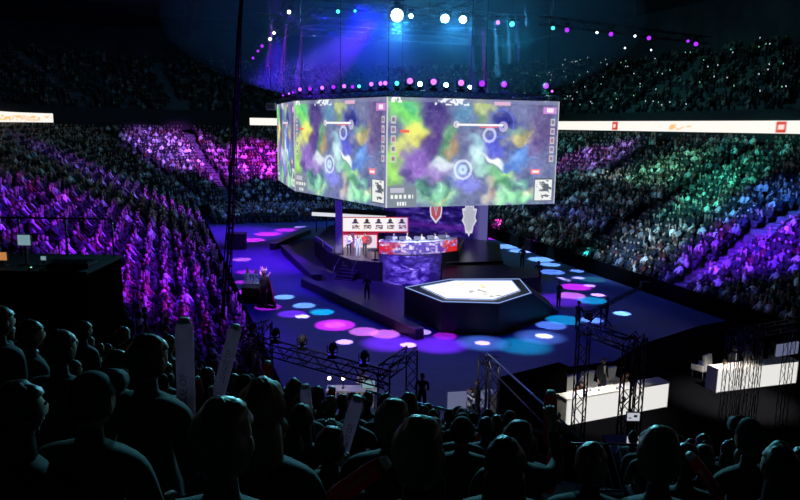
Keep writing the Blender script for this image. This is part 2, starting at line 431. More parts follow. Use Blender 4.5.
# aisles: pale stair strips and handrails on the lower terrace
def aisle(c0, a0, nc, na, idx):
    mb = MB(); n_ = Vector((nc, na)); tn = Vector((-na, nc))
    for k in range(NROW):
        t = .4+k*ROWD; z = Z0+k*ROWD*SLOPE
        for j in (0, 1):
            tt = t+j*ROWD/2; zz = z+j*ROWD*SLOPE/2
            q = [W(c0+n_.x*x+tn.x*y, a0+n_.y*x+tn.y*y) for x, y in ((tt, -.5), (tt+ROWD/2, -.5), (tt+ROWD/2, .5), (tt, .5))]
            mb.prism(q, zz-.02, zz+.03, 'aisle')
    struct(mb.build('aisle_step_floor'))
for i in range(1, 8): aisle(31, i*12+.6, 1, 0, i)
for i in range(2, 8): aisle(4, i*12+.6, -1, 0, i)
for th in (15, 45, 75): r_ = math.radians(th); aisle(25+6*math.cos(r_), 86+6*math.sin(r_), math.cos(r_), math.sin(r_), th)
for th in (105, 135, 165): r_ = math.radians(th); aisle(10+6*math.cos(r_), 86+6*math.sin(r_), math.cos(r_), math.sin(r_), th)
# ------------------------------------------------------------------ people
def skin_body(vs, es, rs, root, sub=1):
    me = bpy.data.meshes.new('sk'); me.from_pydata(vs, es, []); ob = bpy.data.objects.new('sk', me); COL.objects.link(ob)
    ob.modifiers.new('s', 'SKIN'); sv = me.skin_vertices[0].data
    for i, r in enumerate(rs): sv[i].radius = r if isinstance(r, tuple) else (r, r); sv[i].use_root = (i == root)
    if sub:
        m_ = ob.modifiers.new('u', 'SUBSURF'); m_.levels = sub; m_.render_levels = sub
    dg = bpy.context.evaluated_depsgraph_get(); dg.update(); ev = ob.evaluated_get(dg); out = bpy.data.meshes.new_from_object(ev)
    V = [v.co[:] for v in out.vertices]; Fs = [tuple(p.vertices) for p in out.polygons]
    bpy.data.objects.remove(ob); bpy.data.meshes.remove(out)
    return V, Fs
def seg_d(p, a, b):
    ab = b-a; t = max(0, min(1, (p-a).dot(ab)/max(ab.length_squared, 1e-9))); return (p-(a+ab*t)).length
def hand(mb, wrist, d, side, m='skin', curl=.6):
    """palm and five fingers; d = pointing direction, side = thumb direction"""
    wrist = Vector(wrist); d = Vector(d).normalized(); side = Vector(side); side = (side-d*side.dot(d)).normalized(); nrm = d.cross(side).normalized()
    mb.tube([wrist-d*.02, wrist+d*.03, wrist+d*.075, wrist+d*.095], [.026, .036, .038, .022], m, 8)
    for k, L in enumerate((.062, .072, .068, .054)):
        b0 = wrist+d*.07+side*(.028-.019*k); b1 = b0+d*L*.5; b2 = b1+(d*math.cos(curl*1.4)+nrm*math.sin(curl*1.4))*L*.4; b3 = b2+(d*math.cos(curl*2.6)+nrm*math.sin(curl*2.6))*L*.35
        mb.tube([b0, b1, b2, b3], [.011, .0095, .009, .006], m, 6)
    t0 = wrist+d*.025+side*.025; t1 = t0+(d*.6+side*.7)*.04; t2 = t1+(d*.8+nrm*.5)*.03
    mb.tube([t0, t1, t2], [.013, .011, .007], m, 6)
def make_person(pose, mats, hair='short', fingers=True, sub=1):
    """pose: dict with pelvis, chest, neck, head (centre), arms [(shoulder, elbow, wrist)], legs [(hip, knee, ankle)], look (unit xy). faces local +Y"""
    vs = []; es = []; rs = []; segs = []
    def v(p, r): vs.append(tuple(p)); rs.append(r); return len(vs)-1
    pel, ch, nk, hd = [Vector(pose[k]) for k in ('pelvis', 'chest', 'neck', 'head')]
    i0 = v(pel, (.155, .115)); i1 = v(pel.lerp(ch, .5), (.14, .105)); iu = v(ch, (.175, .12)); i2 = v(ch.lerp(nk, .52), (.15, .088)); ib = v(ch.lerp(nk, .88), (.062, .058)); i3 = v(nk+Vector((0, 0, .02)), .052); i4 = v(nk.lerp(hd, .6), .05)
    es += [(i0, i1), (i1, iu), (iu, i2), (i2, ib), (ib, i3), (i3, i4)]
    segs += [(pel, ch, mats[0]), (ch, nk+Vector((0, -.01, .035)), mats[0]), (nk+Vector((0, 0, .06)), hd, 'skin')]
    for sh, el, wr in pose['arms']:
        sh, el, wr = Vector(sh), Vector(el), Vector(wr)
        sh = Vector((sh.x*.98, sh.y, sh.z)); a = v(sh, .068); b = v(sh.lerp(el, .5), .056); c = v(el, .042); d = v(el.lerp(wr, .5), .038); e = v(wr, .027)
        es += [(i2, a), (a, b), (b, c), (c, d), (d, e)]; segs += [(sh, el, mats[0]), (el, el.lerp(wr, .75), mats[0]), (el.lerp(wr, .8), wr, 'skin')]
    for hp, kn, an in pose['legs']:
        hp, kn, an = Vector(hp), Vector(kn), Vector(an)
        a = v(hp, .09); b = v(hp.lerp(kn, .5), .078); c = v(kn, .06); d = v(kn.lerp(an, .4), .055); e = v(an, .042); f = v(an+Vector((0, .17, -.045)), (.042, .028))
        es += [(i0, a), (a, b), (b, c), (c, d), (d, e), (e, f)]; segs += [(hp, kn, mats[1]), (kn, an.lerp(kn, .1), mats[1]), (an, an+Vector((0, .17, -.045)), 'shoe')]
    V, Fs = skin_body(vs, es, rs, 0, sub)
    mb = MB(); 
    V2 = [Vector(x) for x in V]
    o_ = len(mb.v); mb.v += V
    for f in Fs:
        c = sum((V2[i] for i in f), Vector())/len(f)
        k = min(segs, key=lambda s_: seg_d(c, s_[0], s_[1]))[2]
        mb.f.append(tuple(f)); mb.m.append(mb.mi(k)); mb.sm.append(True)
    # head with chin, brow, nose; ears, eyes, mouth
    def hf(u):
        u = Vector(u); w_ = 1-.22*max(0, -u.z)**1.5; x = u.x*w_; y = u.y*(1-.12*max(0, -u.z)*(1 if u.y < 0 else 0)); z = u.z
        if u.y > .75 and abs(u.x) < .28 and -.35 < u.z < .12: y += .18
        return Vector((x, y, z))
    L = Matrix.Rotation(pose.get('turn', 0), 3, 'Z') @ Matrix.Rotation(pose.get('nod', 0), 3, 'X')
    hb = MB(); hb.ball((0, 0, 0), (.078, .098, .122), 'skin', 18, 12, hf)
    for sx in (-1, 1):
        hb.ball((sx*.078, -.005, -.005), (.012, .022, .032), 'skin', 8, 6); hb.ball((sx*.030, .088, .018), (.012, .008, .008), 'eye', 8, 6)
    hb.ball((0, .090, -.055), (.022, .007, .006), 'lip', 8, 6)
    o_ = len(mb.v); mb.v += [tuple(hd+L @ Vector(p)) for p in hb.v]
    for f, m_, in zip(hb.f, hb.m): mb.f.append(tuple(o_+i for i in f)); mb.m.append(mb.mi(hb.mats[m_])); mb.sm.append(True)
    if fingers:
        for i, (sh, el, wr) in enumerate(pose['arms']):
            d = Vector(wr)-Vector(el); s_ = pose.get('thumb', [(1, 0, .2), (-1, 0, .2)])[i] if len(pose['arms']) > 1 else (1, 0, 0)
            hand(mb, wr, pose.get('hdir', [d, d])[i], s_, curl=pose.get('curl', .5))
    body = mb.mesh('body')
    # hair
    hm = MB(); a = MB(); a.ball((0, 0, 0), (.088, .108, .130), 'hair', 40, 28)
    keep = []
    vv = [Vector(p) for p in a.v]; hs = {'short': 0, 'long': 5, 'cap': 9, 'bun': 13}[hair]
    for j, p in enumerate(vv):
        q_ = p+Vector((hs, 0, 0))
        if hair != 'cap': n_ = noise.noise(q_*16)*.012+noise.noise(Vector((q_.x*70, q_.y*70, q_.z*25)))*.008; p += p.normalized()*n_
        if p.z < -.02 and p.y < 0: p.y *= .86; p.x *= .92
    for f in a.f:
        c = sum((vv[i] for i in f), Vector())/len(f)
        if hair == 'short': ok = c.z > .045+.01*noise.noise(c*40) or (c.y < .012 and c.z > -.085+.02*noise.noise(c*50))
        elif hair == 'cap': ok = c.z > .03 or (c.y < 0 and c.z > -.06)
        else: ok = c.z > .055 or c.y < .02
        if ok: keep.append(f)
    hm.v = [tuple(hd+Vector((0, -.004, .008))+L @ p) for p in vv]; hm.f = keep; hm.mats = ['hair']; hm.m = [0]*len(keep); hm.sm = [True]*len(keep)
    if hair == 'long':
        hm.lathe([(.03, -.33), (.085, -.30), (.098, -.18), (.09, -.05), (.075, .0)], hd+Vector((0, -.045, 0)), 'hair', 14)
    if hair == 'bun': hm.ball(hd+Vector((0, -.10, .07)), .045, 'hair')
    if hair == 'cap':
        hm.mats = ['shirt']; hm.tube([hd+Vector((0, .07, .05)), hd+Vector((0, .17, .035))], [.075, .05], 'shirt', 10)
    me = hm.mesh('hair')
    return body, me
SEAT = dict(pelvis=(0, 0, .52), chest=(0, .0, .86), neck=(0, .01, 1.05), head=(0, .035, 1.20),
            arms=[((.20, 0, .95), (.25, .06, .70), (.15, .28, .62)), ((-.20, 0, .95), (-.25, .06, .70), (-.15, .28, .62))],
            legs=[((.10, .02, .50), (.13, .40, .52), (.12, .40, .10)), ((-.10, .02, .50), (-.13, .40, .52), (-.12, .40, .10))])
def P_(base, **k): d = dict(base); d.update(k); return d
STAND = dict(pelvis=(0, 0, .93), chest=(0, 0, 1.27), neck=(0, .01, 1.47), head=(0, .03, 1.62),
             arms=[((.20, 0, 1.37), (.25, -.02, 1.10), (.24, .08, .86)), ((-.20, 0, 1.37), (-.25, -.02, 1.10), (-.24, .08, .86))],
             legs=[((.10, 0, .88), (.11, .02, .48), (.12, 0, .09)), ((-.10, 0, .88), (-.11, .02, .48), (-.12, 0, .09))])
HOLD = P_(STAND, arms=[((.20, 0, 1.37), (.26, .12, 1.14), (.16, .33, 1.22)), ((-.20, 0, 1.37), (-.25, .12, 1.12), (-.13, .33, 1.22))])
SEAT_UP = P_(SEAT, arms=[((.20, 0, .95), (.27, .18, .98), (.24, .26, 1.20)), ((-.20, 0, .95), (-.25, .06, .70), (-.15, .28, .62))], curl=.9)
STAND_UP = P_(STAND, arms=[((.20, 0, 1.37), (.30, .16, 1.45), (.27, .22, 1.70)), ((-.20, 0, 1.37), (-.25, -.02, 1.10), (-.24, .08, .86))], curl=.9)
CLAP = P_(SEAT, arms=[((.20, 0, .95), (.24, .14, .78), (.06, .30, .92)), ((-.20, 0, .95), (-.24, .14, .78), (-.06, .30, .92))])
DESK = P_(SEAT, chest=(0, .06, .86), neck=(0, .10, 1.04), head=(0, .15, 1.18), arms=[((.20, .05, .95), (.26, .20, .76), (.14, .42, .80)), ((-.20, .05, .95), (-.26, .20, .76), (-.14, .42, .80))])
PROTO = {}
def proto(key, pose, mats, hair, **k): PROTO[key] = make_person(pose, mats, hair, **k)
for hn in ('short', 'long', 'cap', 'bun'):
    proto('seat_'+hn, SEAT, ('shirt', 'trousers'), hn)
proto('clap', CLAP, ('shirt', 'trousers'), 'short'); proto('seat_up', SEAT_UP, ('shirt', 'trousers'), 'short'); proto('seat_up_long', SEAT_UP, ('shirt', 'trousers'), 'long')
proto('stand', STAND, ('shirt', 'trousers'), 'short'); proto('stand_long', STAND, ('shirt', 'trousers'), 'long'); proto('stand_up', STAND_UP, ('shirt', 'trousers'), 'short')
proto('crew', HOLD, ('suit', 'trousers'), 'short'); proto('suit', P_(STAND, nod=-.2), ('suit', 'trousers'), 'short')
proto('desk_suit', DESK, ('suit', 'trousers'), 'short'); proto('desk_brown', P_(DESK, nod=-.3), ('brown', 'trousers'), 'long'); proto('desk_red', DESK, ('red', 'trousers'), 'short'); proto('desk_white', DESK, ('shirt_white', 'trousers'), 'short')
proto('host_white', HOLD, ('shirt_white', 'trousers'), 'short'); proto('host_blue', STAND, ('blue_grey', 'blue_grey'), 'long'); proto('host_red', HOLD, ('red', 'suit'), 'short')
proto('player', DESK, ('white_cloth', 'trousers'), 'short', fingers=False)
proto('fan', SEAT, ('shirt_lit', 'trousers'), 'short', fingers=False); proto('fan_long', SEAT, ('shirt_lit', 'trousers'), 'long', fingers=False); proto('fan_clap', CLAP, ('shirt_lit', 'trousers'), 'short', fingers=False)
def person(key, loc, heading, label, group=None, scale=1.0, cat='person', zs=None, fair=False):
    """heading: angle of local +Y (0 faces +Y)"""
    b, h = PROTO[key]
    o = link('person', b, loc=loc, label=label, cat=cat, group=group); o.rotation_euler = (0, 0, heading); o.scale = (scale, scale, zs or scale)
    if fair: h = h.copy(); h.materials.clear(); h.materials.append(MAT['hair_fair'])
    link('hair', h, o)
    if key == 'suit':
        mb = MB(); mb.add([(-.05, .118, 1.44), (.05, .118, 1.44), (.012, .150, 1.14), (-.012, .150, 1.14), (-.05, .08, 1.44), (.05, .08, 1.44), (0, .08, 1.14)], [(0, 3, 2, 1), (0, 4, 6, 3), (1, 2, 6, 5)], 'shirt_white'); mb.build('shirt_front', o)
    return o
def face_to(loc, tgt): d = Vector(tgt)-Vector(loc); return math.atan2(d.y, d.x)-PI/2
# individual spectators of the lower stands (the ones that show largest)
for i, p in enumerate(IND):
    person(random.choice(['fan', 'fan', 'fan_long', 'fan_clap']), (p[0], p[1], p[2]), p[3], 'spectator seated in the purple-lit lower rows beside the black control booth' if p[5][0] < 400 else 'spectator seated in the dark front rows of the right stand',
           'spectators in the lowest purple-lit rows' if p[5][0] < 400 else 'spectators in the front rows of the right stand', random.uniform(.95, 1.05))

# ------------------------------------------------------------------ hanging screens
ZT, ZB = 12.8, 5.78
def XY(px, Y): q = P(px, 150, Y); return Vector((q.x, q.y, 0))
p0, p1, p2, p3 = XY(557, 49), XY(386.8, 45), XY(294.5, 55.7), XY(277.5, 66.8)
cc = (p0+p3)/2; p4, p5 = 2*cc-p1, 2*cc-p2
HEX = [p0, p1, p2, p3, p4, p5]
ICONS = []
def game_fn(U, V):
    A = 1.78; x = U*A; y = V
    wx = .022*np.sin(9*y+2.3)+.020*np.sin(14*x+11*y+.7)+.016*np.sin(31*y-17*x+1.9)+.010*np.sin(47*x+39*y); wy = .022*np.sin(8*x+1.1)+.020*np.sin(13*x-12*y+2.6)+.016*np.sin(29*x+21*y+.3)+.010*np.sin(53*y-41*x)
    u = (x+wx)/A; v = y+wy
    rgb = np.ones(U.shape+(3,))*np.array([.34, .37, .52])
    n1 = vnoise(x, y, 13, 20, 4); n2 = vnoise(x, y, 34, 31, 2)
    B = [(.10, .14, .11, .15, 20, (.42, .80, .36), 1), (.16, .33, .08, .13, -20, (.84, .84, .34), .95), (.04, .62, .06, .24, 0, (.52, .80, .30), .95), (.08, .44, .05, .1, 0, (.78, .8, .4), .8), (.12, .08, .04, .05, 0, (.25, .65, .45), .8),
         (.27, .14, .075, .20, -15, (.20, .15, .40), 1), (.25, .40, .07, .20, 25, (.26, .18, .44), 1), (.17, .62, .09, .15, 30, (.46, .32, .66), .95), (.25, .68, .10, .08, 0, (.62, .48, .78), .7), (.12, .72, .04, .06, 0, (.25, .18, .45), .8),
         (.34, .38, .05, .17, -10, (.30, .50, .36), .95), (.375, .45, .03, .09, 15, (.66, .48, .36), .7), (.31, .54, .04, .05, 0, (.25, .42, .36), .8), (.42, .13, .07, .14, 10, (.30, .48, .62), .9), (.55, .10, .06, .10, 30, (.66, .72, .42), .85), (.52, .20, .03, .06, 0, (.35, .5, .35), .8),
         (.65, .19, .08, .13, 0, (.13, .15, .42), 1), (.77, .34, .09, .08, -20, (.66, .62, .36), .9), (.80, .40, .07, .03, -15, (.78, .68, .40), .8), (.72, .28, .05, .05, 0, (.3, .45, .4), .8), (.78, .54, .12, .11, -25, (.30, .48, .78), 1), (.70, .60, .05, .06, 0, (.25, .36, .66), .8), (.60, .43, .08, .10, 20, (.30, .32, .76), .95),
         (.90, .24, .09, .28, 0, (.29, .24, .42), 1), (.86, .45, .05, .10, 30, (.35, .30, .50), .9), (.52, .53, .06, .13, -20, (.72, .88, .88), .9), (.49, .38, .05, .06, 0, (.55, .75, .80), .7), (.33, .60, .07, .07, 10, (.80, .84, .88), .85), (.63, .57, .06, .04, 20, (.94, .97, .97), .9), (.56, .66, .05, .08, 0, (.62, .82, .78), .8),
         (.42, .68, .06, .10, 0, (.58, .68, .86), .85), (.46, .80, .07, .10, -20, (.42, .44, .80), .95), (.36, .80, .05, .06, 0, (.30, .34, .60), .8), (.27, .88, .13, .12, 10, (.42, .68, .52), .95), (.30, .92, .08, .03, -15, (.70, .78, .60), .7), (.21, .78, .06, .09, 0, (.24, .40, .42), .9), (.20, .79, .03, .05, 0, (.35, .6, .5), .8),
         (.66, .73, .10, .10, 25, (.36, .64, .42), .95), (.72, .68, .05, .03, 0, (.55, .75, .45), .8), (.78, .78, .06, .05, 20, (.3, .55, .5), .8), (.74, .92, .15, .08, 0, (.48, .78, .56), .95), (.58, .92, .06, .08, 0, (.66, .62, .62), .8), (.60, .82, .03, .10, 15, (.75, .68, .55), .6), (.88, .68, .05, .09, 0, (.38, .40, .62), .85), (.82, .86, .05, .04, 0, (.8, .75, .6), .6), (.07, .92, .1, .1, 0, (.45, .5, .5), .6)]
    for bu, bv, ru, rv, an, c, s_ in B:
        ca, sa = math.cos(math.radians(an)), math.sin(math.radians(an)); dx = (u-bu)*A; dy = v-bv
        ex = (dx*ca+dy*sa)/(ru*A); ey = (-dx*sa+dy*ca)/rv
        w = s_*np.exp(-((ex**2+ey**2))**2.2)[..., None]; rgb = rgb*(1-w)+np.array(c)*w
    sw = np.sin(34*(np.hypot((u-.68)*A, v-.92)+.03*np.sin(9*x)))*np.exp(-(((u-.70)/.16)**2+((v-.86)/.16)**2)**2); rgb += sw[..., None]*np.array([.10, .13, .08])
    sw = np.sin(40*(np.hypot((u-.27)*A, v-.84)))*np.exp(-(((u-.27)/.13)**2+((v-.86)/.15)**2)**2); rgb += sw[..., None]*np.array([.07, .10, .09])
    sw = np.sin(30*(np.hypot((u-.70)*A, v-.30)))*np.exp(-(((u-.73)/.13)**2+((v-.36)/.2)**2)**2); rgb += sw[..., None]*np.array([.09, .09, .05])
    rgb += ((n1-.5)*.16+(n2-.5)*.12)[..., None]*np.array([1, 1, .8])
    ln = np.abs(np.sin(7*u*A+5*v+3*np.sin(5*v)+1.0)); rgb[(ln < .05) & (n1 > .5) & (U > .2)] += .10
    def put(m_, c, s_=1.0):
        nonlocal rgb
        rgb[m_] = rgb[m_]*(1-s_)+np.array(c)*s_
    def circ(cu, cv, r, w, c): d = np.hypot((U-cu)*A, V-cv); put(np.abs(d-r) < w, c, .6)
    circ(.65, .22, .13, .008, (.30, .38, .80)); circ(.43, .655, .085, .012, (.88, .92, .98)); circ(.43, .655, .03, .016, (.8, .92, 1)); circ(.58, .33, .06, .014, (.85, .88, .95)); circ(.385, .235, .022, .010, (.95, .85, .9)); circ(.66, .25, .03, .02, (.8, .75, .9))
    put((np.abs(V-.237) < .011) & (U > .385) & (U < .66), (.95, .93, .9)); put((np.abs(V-.255) < .006) & (U > .52) & (U < .63), (.85, .3, .35))
    put((V < .035), (.42, .44, .56), .6); put((V > .015) & (V < .05) & (U > .60) & (U < .70), (.85, .62, .72), .8); put((V < .045) & (np.abs(U-.05) < .03) & (n2 > .5), (.85, .85, .85))
    put((V < .06) & (U > .26) & (U < .46) & (n2 > .52), (.8, .82, .88))
    put((U > .90) & (U < .985) & (V > .055) & (V < .12), (.72, .42, .72), .9); put((np.abs(U-.945) < .02) & (np.abs(V-.088) < .02), (1, .8, .95))
    for k in range(5):
        for cu in (.035, .965):
            put((np.abs(U-cu) < .014) & (np.abs(V-(.20+k*.088)) < .034), (.72, .70, .70), .8); put((np.abs(U-cu) < .008) & (np.abs(V-(.20+k*.088)) < .018), (.35+.1*(k % 3), .3, .35+.1*(k % 2)), .8)
    put((V > .29) & (V < .315) & (U > .07) & (U < .12), (.9, .3, .25)); put((V > .655) & (V < .705) & (U > .84) & (U < .90), (.86, .42, .45)); put((V > .67) & (V < .69) & (U > .85) & (U < .89), (1, .85, .85))
    k = (U > .005) & (U < .165) & (V > .80); put(k, (.38, .42, .47), .95)
    put((U > .02) & (U < .10) & (V > .82) & (V < .865), (.62, .62, .68)); put((U > .02) & (U < .15) & (V > .885) & (V < .92) & (np.sin(U*260) > -.3), (.82, .85, .8)); put((U > .055) & (U < .11) & (V > .95) & (V < .985) & (np.sin(U*420) > -.4), (.95, .95, .95))
    mu, mv = (U-.925)/.06, (V-.86)/.115; ins = np.maximum(abs(mu), abs(mv)); put(ins < 1, (.80, .81, .80)); put((ins < 1) & (ins > .9), (.25, .27, .3))
    put((ins < .85) & (np.hypot(mu+.35, mv+.3) < .42) & (vnoise(U, V, 55, 3) > .48), (.42, .44, .46)); put((ins < .85) & (mu > -.2) & (vnoise(U, V, 38, 6) > .56), (.25, .28, .30))
    rgb = np.clip(rgb*1.04+.11, 0, 1)
    for e_ in (U, 1-U): rgb[e_ < .004] = .85
    return rgb
cube = thing('hanging_screen_cube', 'big hanging multi-sided video screen showing a colourful game map above the stage', 'video screen', (cc.x, cc.y, ZB))
mb = MB(); mb.prism([p-Vector((cc.x, cc.y, 0)) for p in [cc+(p-cc)*.992 for p in HEX]], .03, ZT-ZB-.03, 'black'); mb.build('housing', cube)
def panel(a, b_, nx, label):
    a = a-cc; b_ = b_-cc
    n_ = Vector((b_.y-a.y, -(b_.x-a.x), 0)).normalized()*.0
    me = grid_picture([(a.x+n_.x, a.y+n_.y, ZT-ZB), (b_.x+n_.x, b_.y+n_.y, ZT-ZB), (b_.x+n_.x, b_.y+n_.y, 0), (a.x+n_.x, a.y+n_.y, 0)], nx, int(nx*.56), game_fn, 'screen', 'screen')
    return link('screen', me, cube, label=label)
panel(p1, p0, 360, 'widest screen face towards the crowd'); panel(p2, p1, 260, 'screen face turned left'); panel(p3, p2, 120, 'narrow far-left screen face')
panel(p0, p5, 100, None); panel(p5, p4, 100, None); panel(p4, p3, 100, None)
mb = MB()
for p in HEX+[p0.lerp(p1, .5), p1.lerp(p2, .5)]:
    q = (p-cc)*.93; mb.tube([(q.x, q.y, ZT-ZB-.05), (q.x, q.y, 27-ZB)], .025, 'steel_dark', 5)
mb.build('hoist_cable', cube)
mb = MB()
for i in range(6):
    a, b_ = HEX[i], HEX[(i+1) % 6]; mb.truss((a.x, a.y, ZT+.24), (b_.x, b_.y, ZT+.24), .36, 'steel_dark', .03, .5)
tr = mb.build('ring_truss', label='dark lamp truss running round the top edge of the hanging screens', cat='truss')
# small moving head lamp, copied everywhere
def lamp_fixture(lensmat, s=1.0):
    r = thing('moving_head_lamp', 'x', 'stage lamp')
    mb = MB(); mb.box((0, 0, .06*s), (.30*s, .24*s, .12*s), 'steel_dark'); mb.lathe([(.07*s, .12*s), (.07*s, .17*s)], (0, 0, 0), 'black', 12); mb.build('base', r)
    mb = MB(); mb.box((0, 0, .19*s), (.34*s, .09*s, .035*s), 'steel_dark')
    for sx in (-1, 1): mb.box((sx*.165*s, 0, .31*s), (.03*s, .09*s, .26*s), 'steel_dark')
    mb.build('yoke', r)
    mb = MB(); mb.lathe([(.05*s, -.17*s), (.11*s, -.14*s), (.125*s, 0), (.135*s, .14*s), (.13*s, .17*s)], (0, 0, 0), 'black', 16)
    h = mb.build('head', r); h.location = (0, 0, .36*s)
    mb = MB(); mb.lathe([(.112*s, .172*s), (.10*s, .182*s), (.04*s, .19*s)], (0, 0, 0), lensmat, 16); mb.build('lens', h)
    return r
FIX = {}
def put_lamp(kind, loc, tgt, label, group, s=1.0, hang=False):
    key = (kind, s)
    if key not in FIX: r = FIX[key] = lamp_fixture(kind, s)
    else: r = copy_tree(FIX[key])
    r.location = loc; r['label'] = label; r['group'] = group
    if not group and 'group' in r: del r['group']
    d = Vector(tgt)-Vector(loc); rz = math.atan2(d.y, d.x)-PI/2
    if hang: r.rotation_euler = (PI, 0, rz)
    else: r.rotation_euler = (0, 0, rz)
    h = [c for c in r.children if c.name.startswith('head')][0]
    el = math.atan2(d.z, math.hypot(d.x, d.y))
    h.rotation_euler = ((-(PI/2-el) if not hang else (-(PI/2-el)+PI)), 0, 0)
    if hang: # flipped about X: mirror the aim
        R = Matrix.Rotation(rz, 3, 'Z') @ Matrix.Rotation(PI, 3, 'X'); dl = R.transposed() @ d.normalized()
        h.rotation_euler = Vector((0, 0, 1)).rotation_difference(dl).to_euler()
    return r
def edge_at(px):
    for a, b_ in ((p3, p2), (p2, p1), (p1, p0)):
        xa, xb = project((a.x, a.y, ZT))[0], project((b_.x, b_.y, ZT))[0]
        if xa <= px <= xb+.5:
            for k in range(201):
                q = a.lerp(b_, k/200); 
                if project((q.x, q.y, ZT))[0] >= px: return q
    return p0
ring_l = [(283, 'lamp_purple', .6), (289, 'lamp_lilac', .6), (293, 'lamp_purple', .6), (300, 'lamp_lilac', 1), (310, 'lamp_purple', 1), (322, 'lamp_lilac', 1), (333, 'lamp_purple', 1), (344, 'lamp_lilac', 1), (352, 'lamp_purple', .8), (359, 'lamp_teal', .8), (371, 'lamp_lilac', 1), (380, 'lamp_lilac', 1), (385, 'lamp_lilac', 1),
          (396, 'lamp_teal', 1), (409, 'lamp_lilac', 1.4), (419.5, 'lamp_cyan', 1), (433, 'lamp_lilac', 1.4), (445, 'lamp_cyan', 1), (460, 'lamp_lilac', 1.4), (469, 'lamp_blue', .8), (481, 'lamp_purple', 1.4), (503, 'lamp_purple', 1.4), (545, 'lamp_purple', 1.4), (551, 'lamp_lilac', .6)]
cname = {'lamp_lilac': 'lilac', 'lamp_purple': 'purple', 'lamp_teal': 'teal', 'lamp_cyan': 'cyan', 'lamp_blue': 'blue', 'lamp_white': 'white', 'lamp_warm': 'warm'}
for px, k, s_ in ring_l:
    q = edge_at(px); put_lamp(k, (q.x, q.y, ZT+.42), (0, 0, 9), f'small {cname[k]} lamp in the row on top of the '+('left-turned' if px < 386 else 'widest')+' hanging screen', f'{cname[k]} lamps on the '+('left-turned' if px < 386 else 'widest')+' screen edge', s_*1.2)
# ------------------------------------------------------------------ stage
stage = thing('main_stage', 'large dark raised stage deck under the hanging screens with steps at its left', 'stage', (0, 0, 0))
def Gs(lst, z): return [G(x, y, z) for x, y in lst]
mb = MB(); mb.prism(Gs([(314.5, 238.5), (328, 252), (350.5, 259.5), (380, 262.5), (441, 263), (470, 262), (503, 261), (500, 244), (470, 236.5), (420, 229), (330, 225)], 1.5), 0, 1.5, 'deck_black', 'deck'); mb.build('deck', stage)
mb = MB(); mb.prism(Gs([(442, 263.5), (499, 261.2), (510, 267), (538, 268), (539, 277), (505, 280), (442, 282)], 1.35), 0, 1.35, 'deck_black'); mb.build('walkway', stage)
fr = Gs([(379, 282), (385, 284), (394, 286), (403, 287), (415, 287), (428, 285.6), (441, 283.5)], 0)
mb = MB(); mb.prism(fr+[Vector((G(458, 281).x, G(458, 281).y, 0)), fr[-1]+Vector((2.2, 6.5, 0)), fr[0]+Vector((-.2, 6.5, 0))], 0, 2.2, 'deck_black'); mb.build('player_platform', stage)
a, b_ = G(334, 281), G(352, 283); fd = Vector((b_.x-a.x, b_.y-a.y, 0)); nn_ = Vector((-fd.y, fd.x, 0)).normalized()
if nn_.y < 0: nn_ = -nn_
mb = MB()
for k in range(7):
    z = 1.5*(k+1)/8; q0, q1 = a+nn_*(k*.27), b_+nn_*(k*.27)
    mb.prism([q0, q1, q1+nn_*(.27*(8-k)), q0+nn_*(.27*(8-k))], 0, z, 'deck_black'); mb.prism([q0, q1, q1+nn_*.05, q0+nn_*.05], z-.01, z+.02, 'steel')
mb.build('stairs', stage)
mb = MB()
for q in (a, b_):
    mb.tube([q+Vector((0, 0, .0)), q+Vector((0, 0, .95)), q+nn_*2.2+Vector((0, 0, 2.5)), q+nn_*2.2+Vector((0, 0, 1.5))], .025, 'steel', 6)
mb.build('stair_rail', stage)
# smoke-patterned LED facade
def smoke_fn(seed, bright=1.0, vig=1.0):
    def fn(U, V):
        a_ = vnoise(U, V, 4, seed, 3)-.5; b_ = vnoise(U, V, 4, seed+9, 3)-.5
        n2 = vnoise(U+a_*.5+1, V+b_*.5+1, 8, seed+40, 4); n3 = vnoise(U+b_*.4+2, V-a_*.4+2, 17, seed+60, 3)
        e = np.clip(1.15-vig*(np.abs(U-.52)*1.9)**2, 0, 1)*(1-.35*vig*np.clip(V-.6, 0, 1))
        w = np.clip((n2*.65+n3*.35-.43)*3.4, 0, 1)*e*(1-.45*(1-np.clip(1.2-np.abs(U-.55)*2.6, 0, 1)))
        base = np.array([.09, .09, .20])*(1-e[..., None])+np.array([.14, .07, .44])*e[..., None]; hi = np.array([.50, .40, 1.0]); rgb = base*(1-w[..., None])+hi*w[..., None]
        k = (np.clip(w-.6, 0, 1)*1.6*(1-V))[..., None]; rgb = rgb*(1-k)+np.array([.85, .80, 1.0])*k
        return rgb*bright
    return fn
pf = np.array([[v.x, v.y] for v in fr]); sg = np.r_[0, np.cumsum(np.linalg.norm(np.diff(pf, axis=0), axis=1))]; sg /= sg[-1]
me = grid_picture([(0, 0, 2.2), (1, 0, 2.2), (1, 0, .05), (0, 0, .05)], 150, 80, smoke_fn(3, 1.15), 'led', 'led_facade')
for v in me.vertices: u = v.co.x; v.co.x, v.co.y = np.interp(u, sg, pf[:, 0]), np.interp(u, sg, pf[:, 1])-.03
link('led_facade', me, stage, label='curved facade glowing with blue-violet smoke')
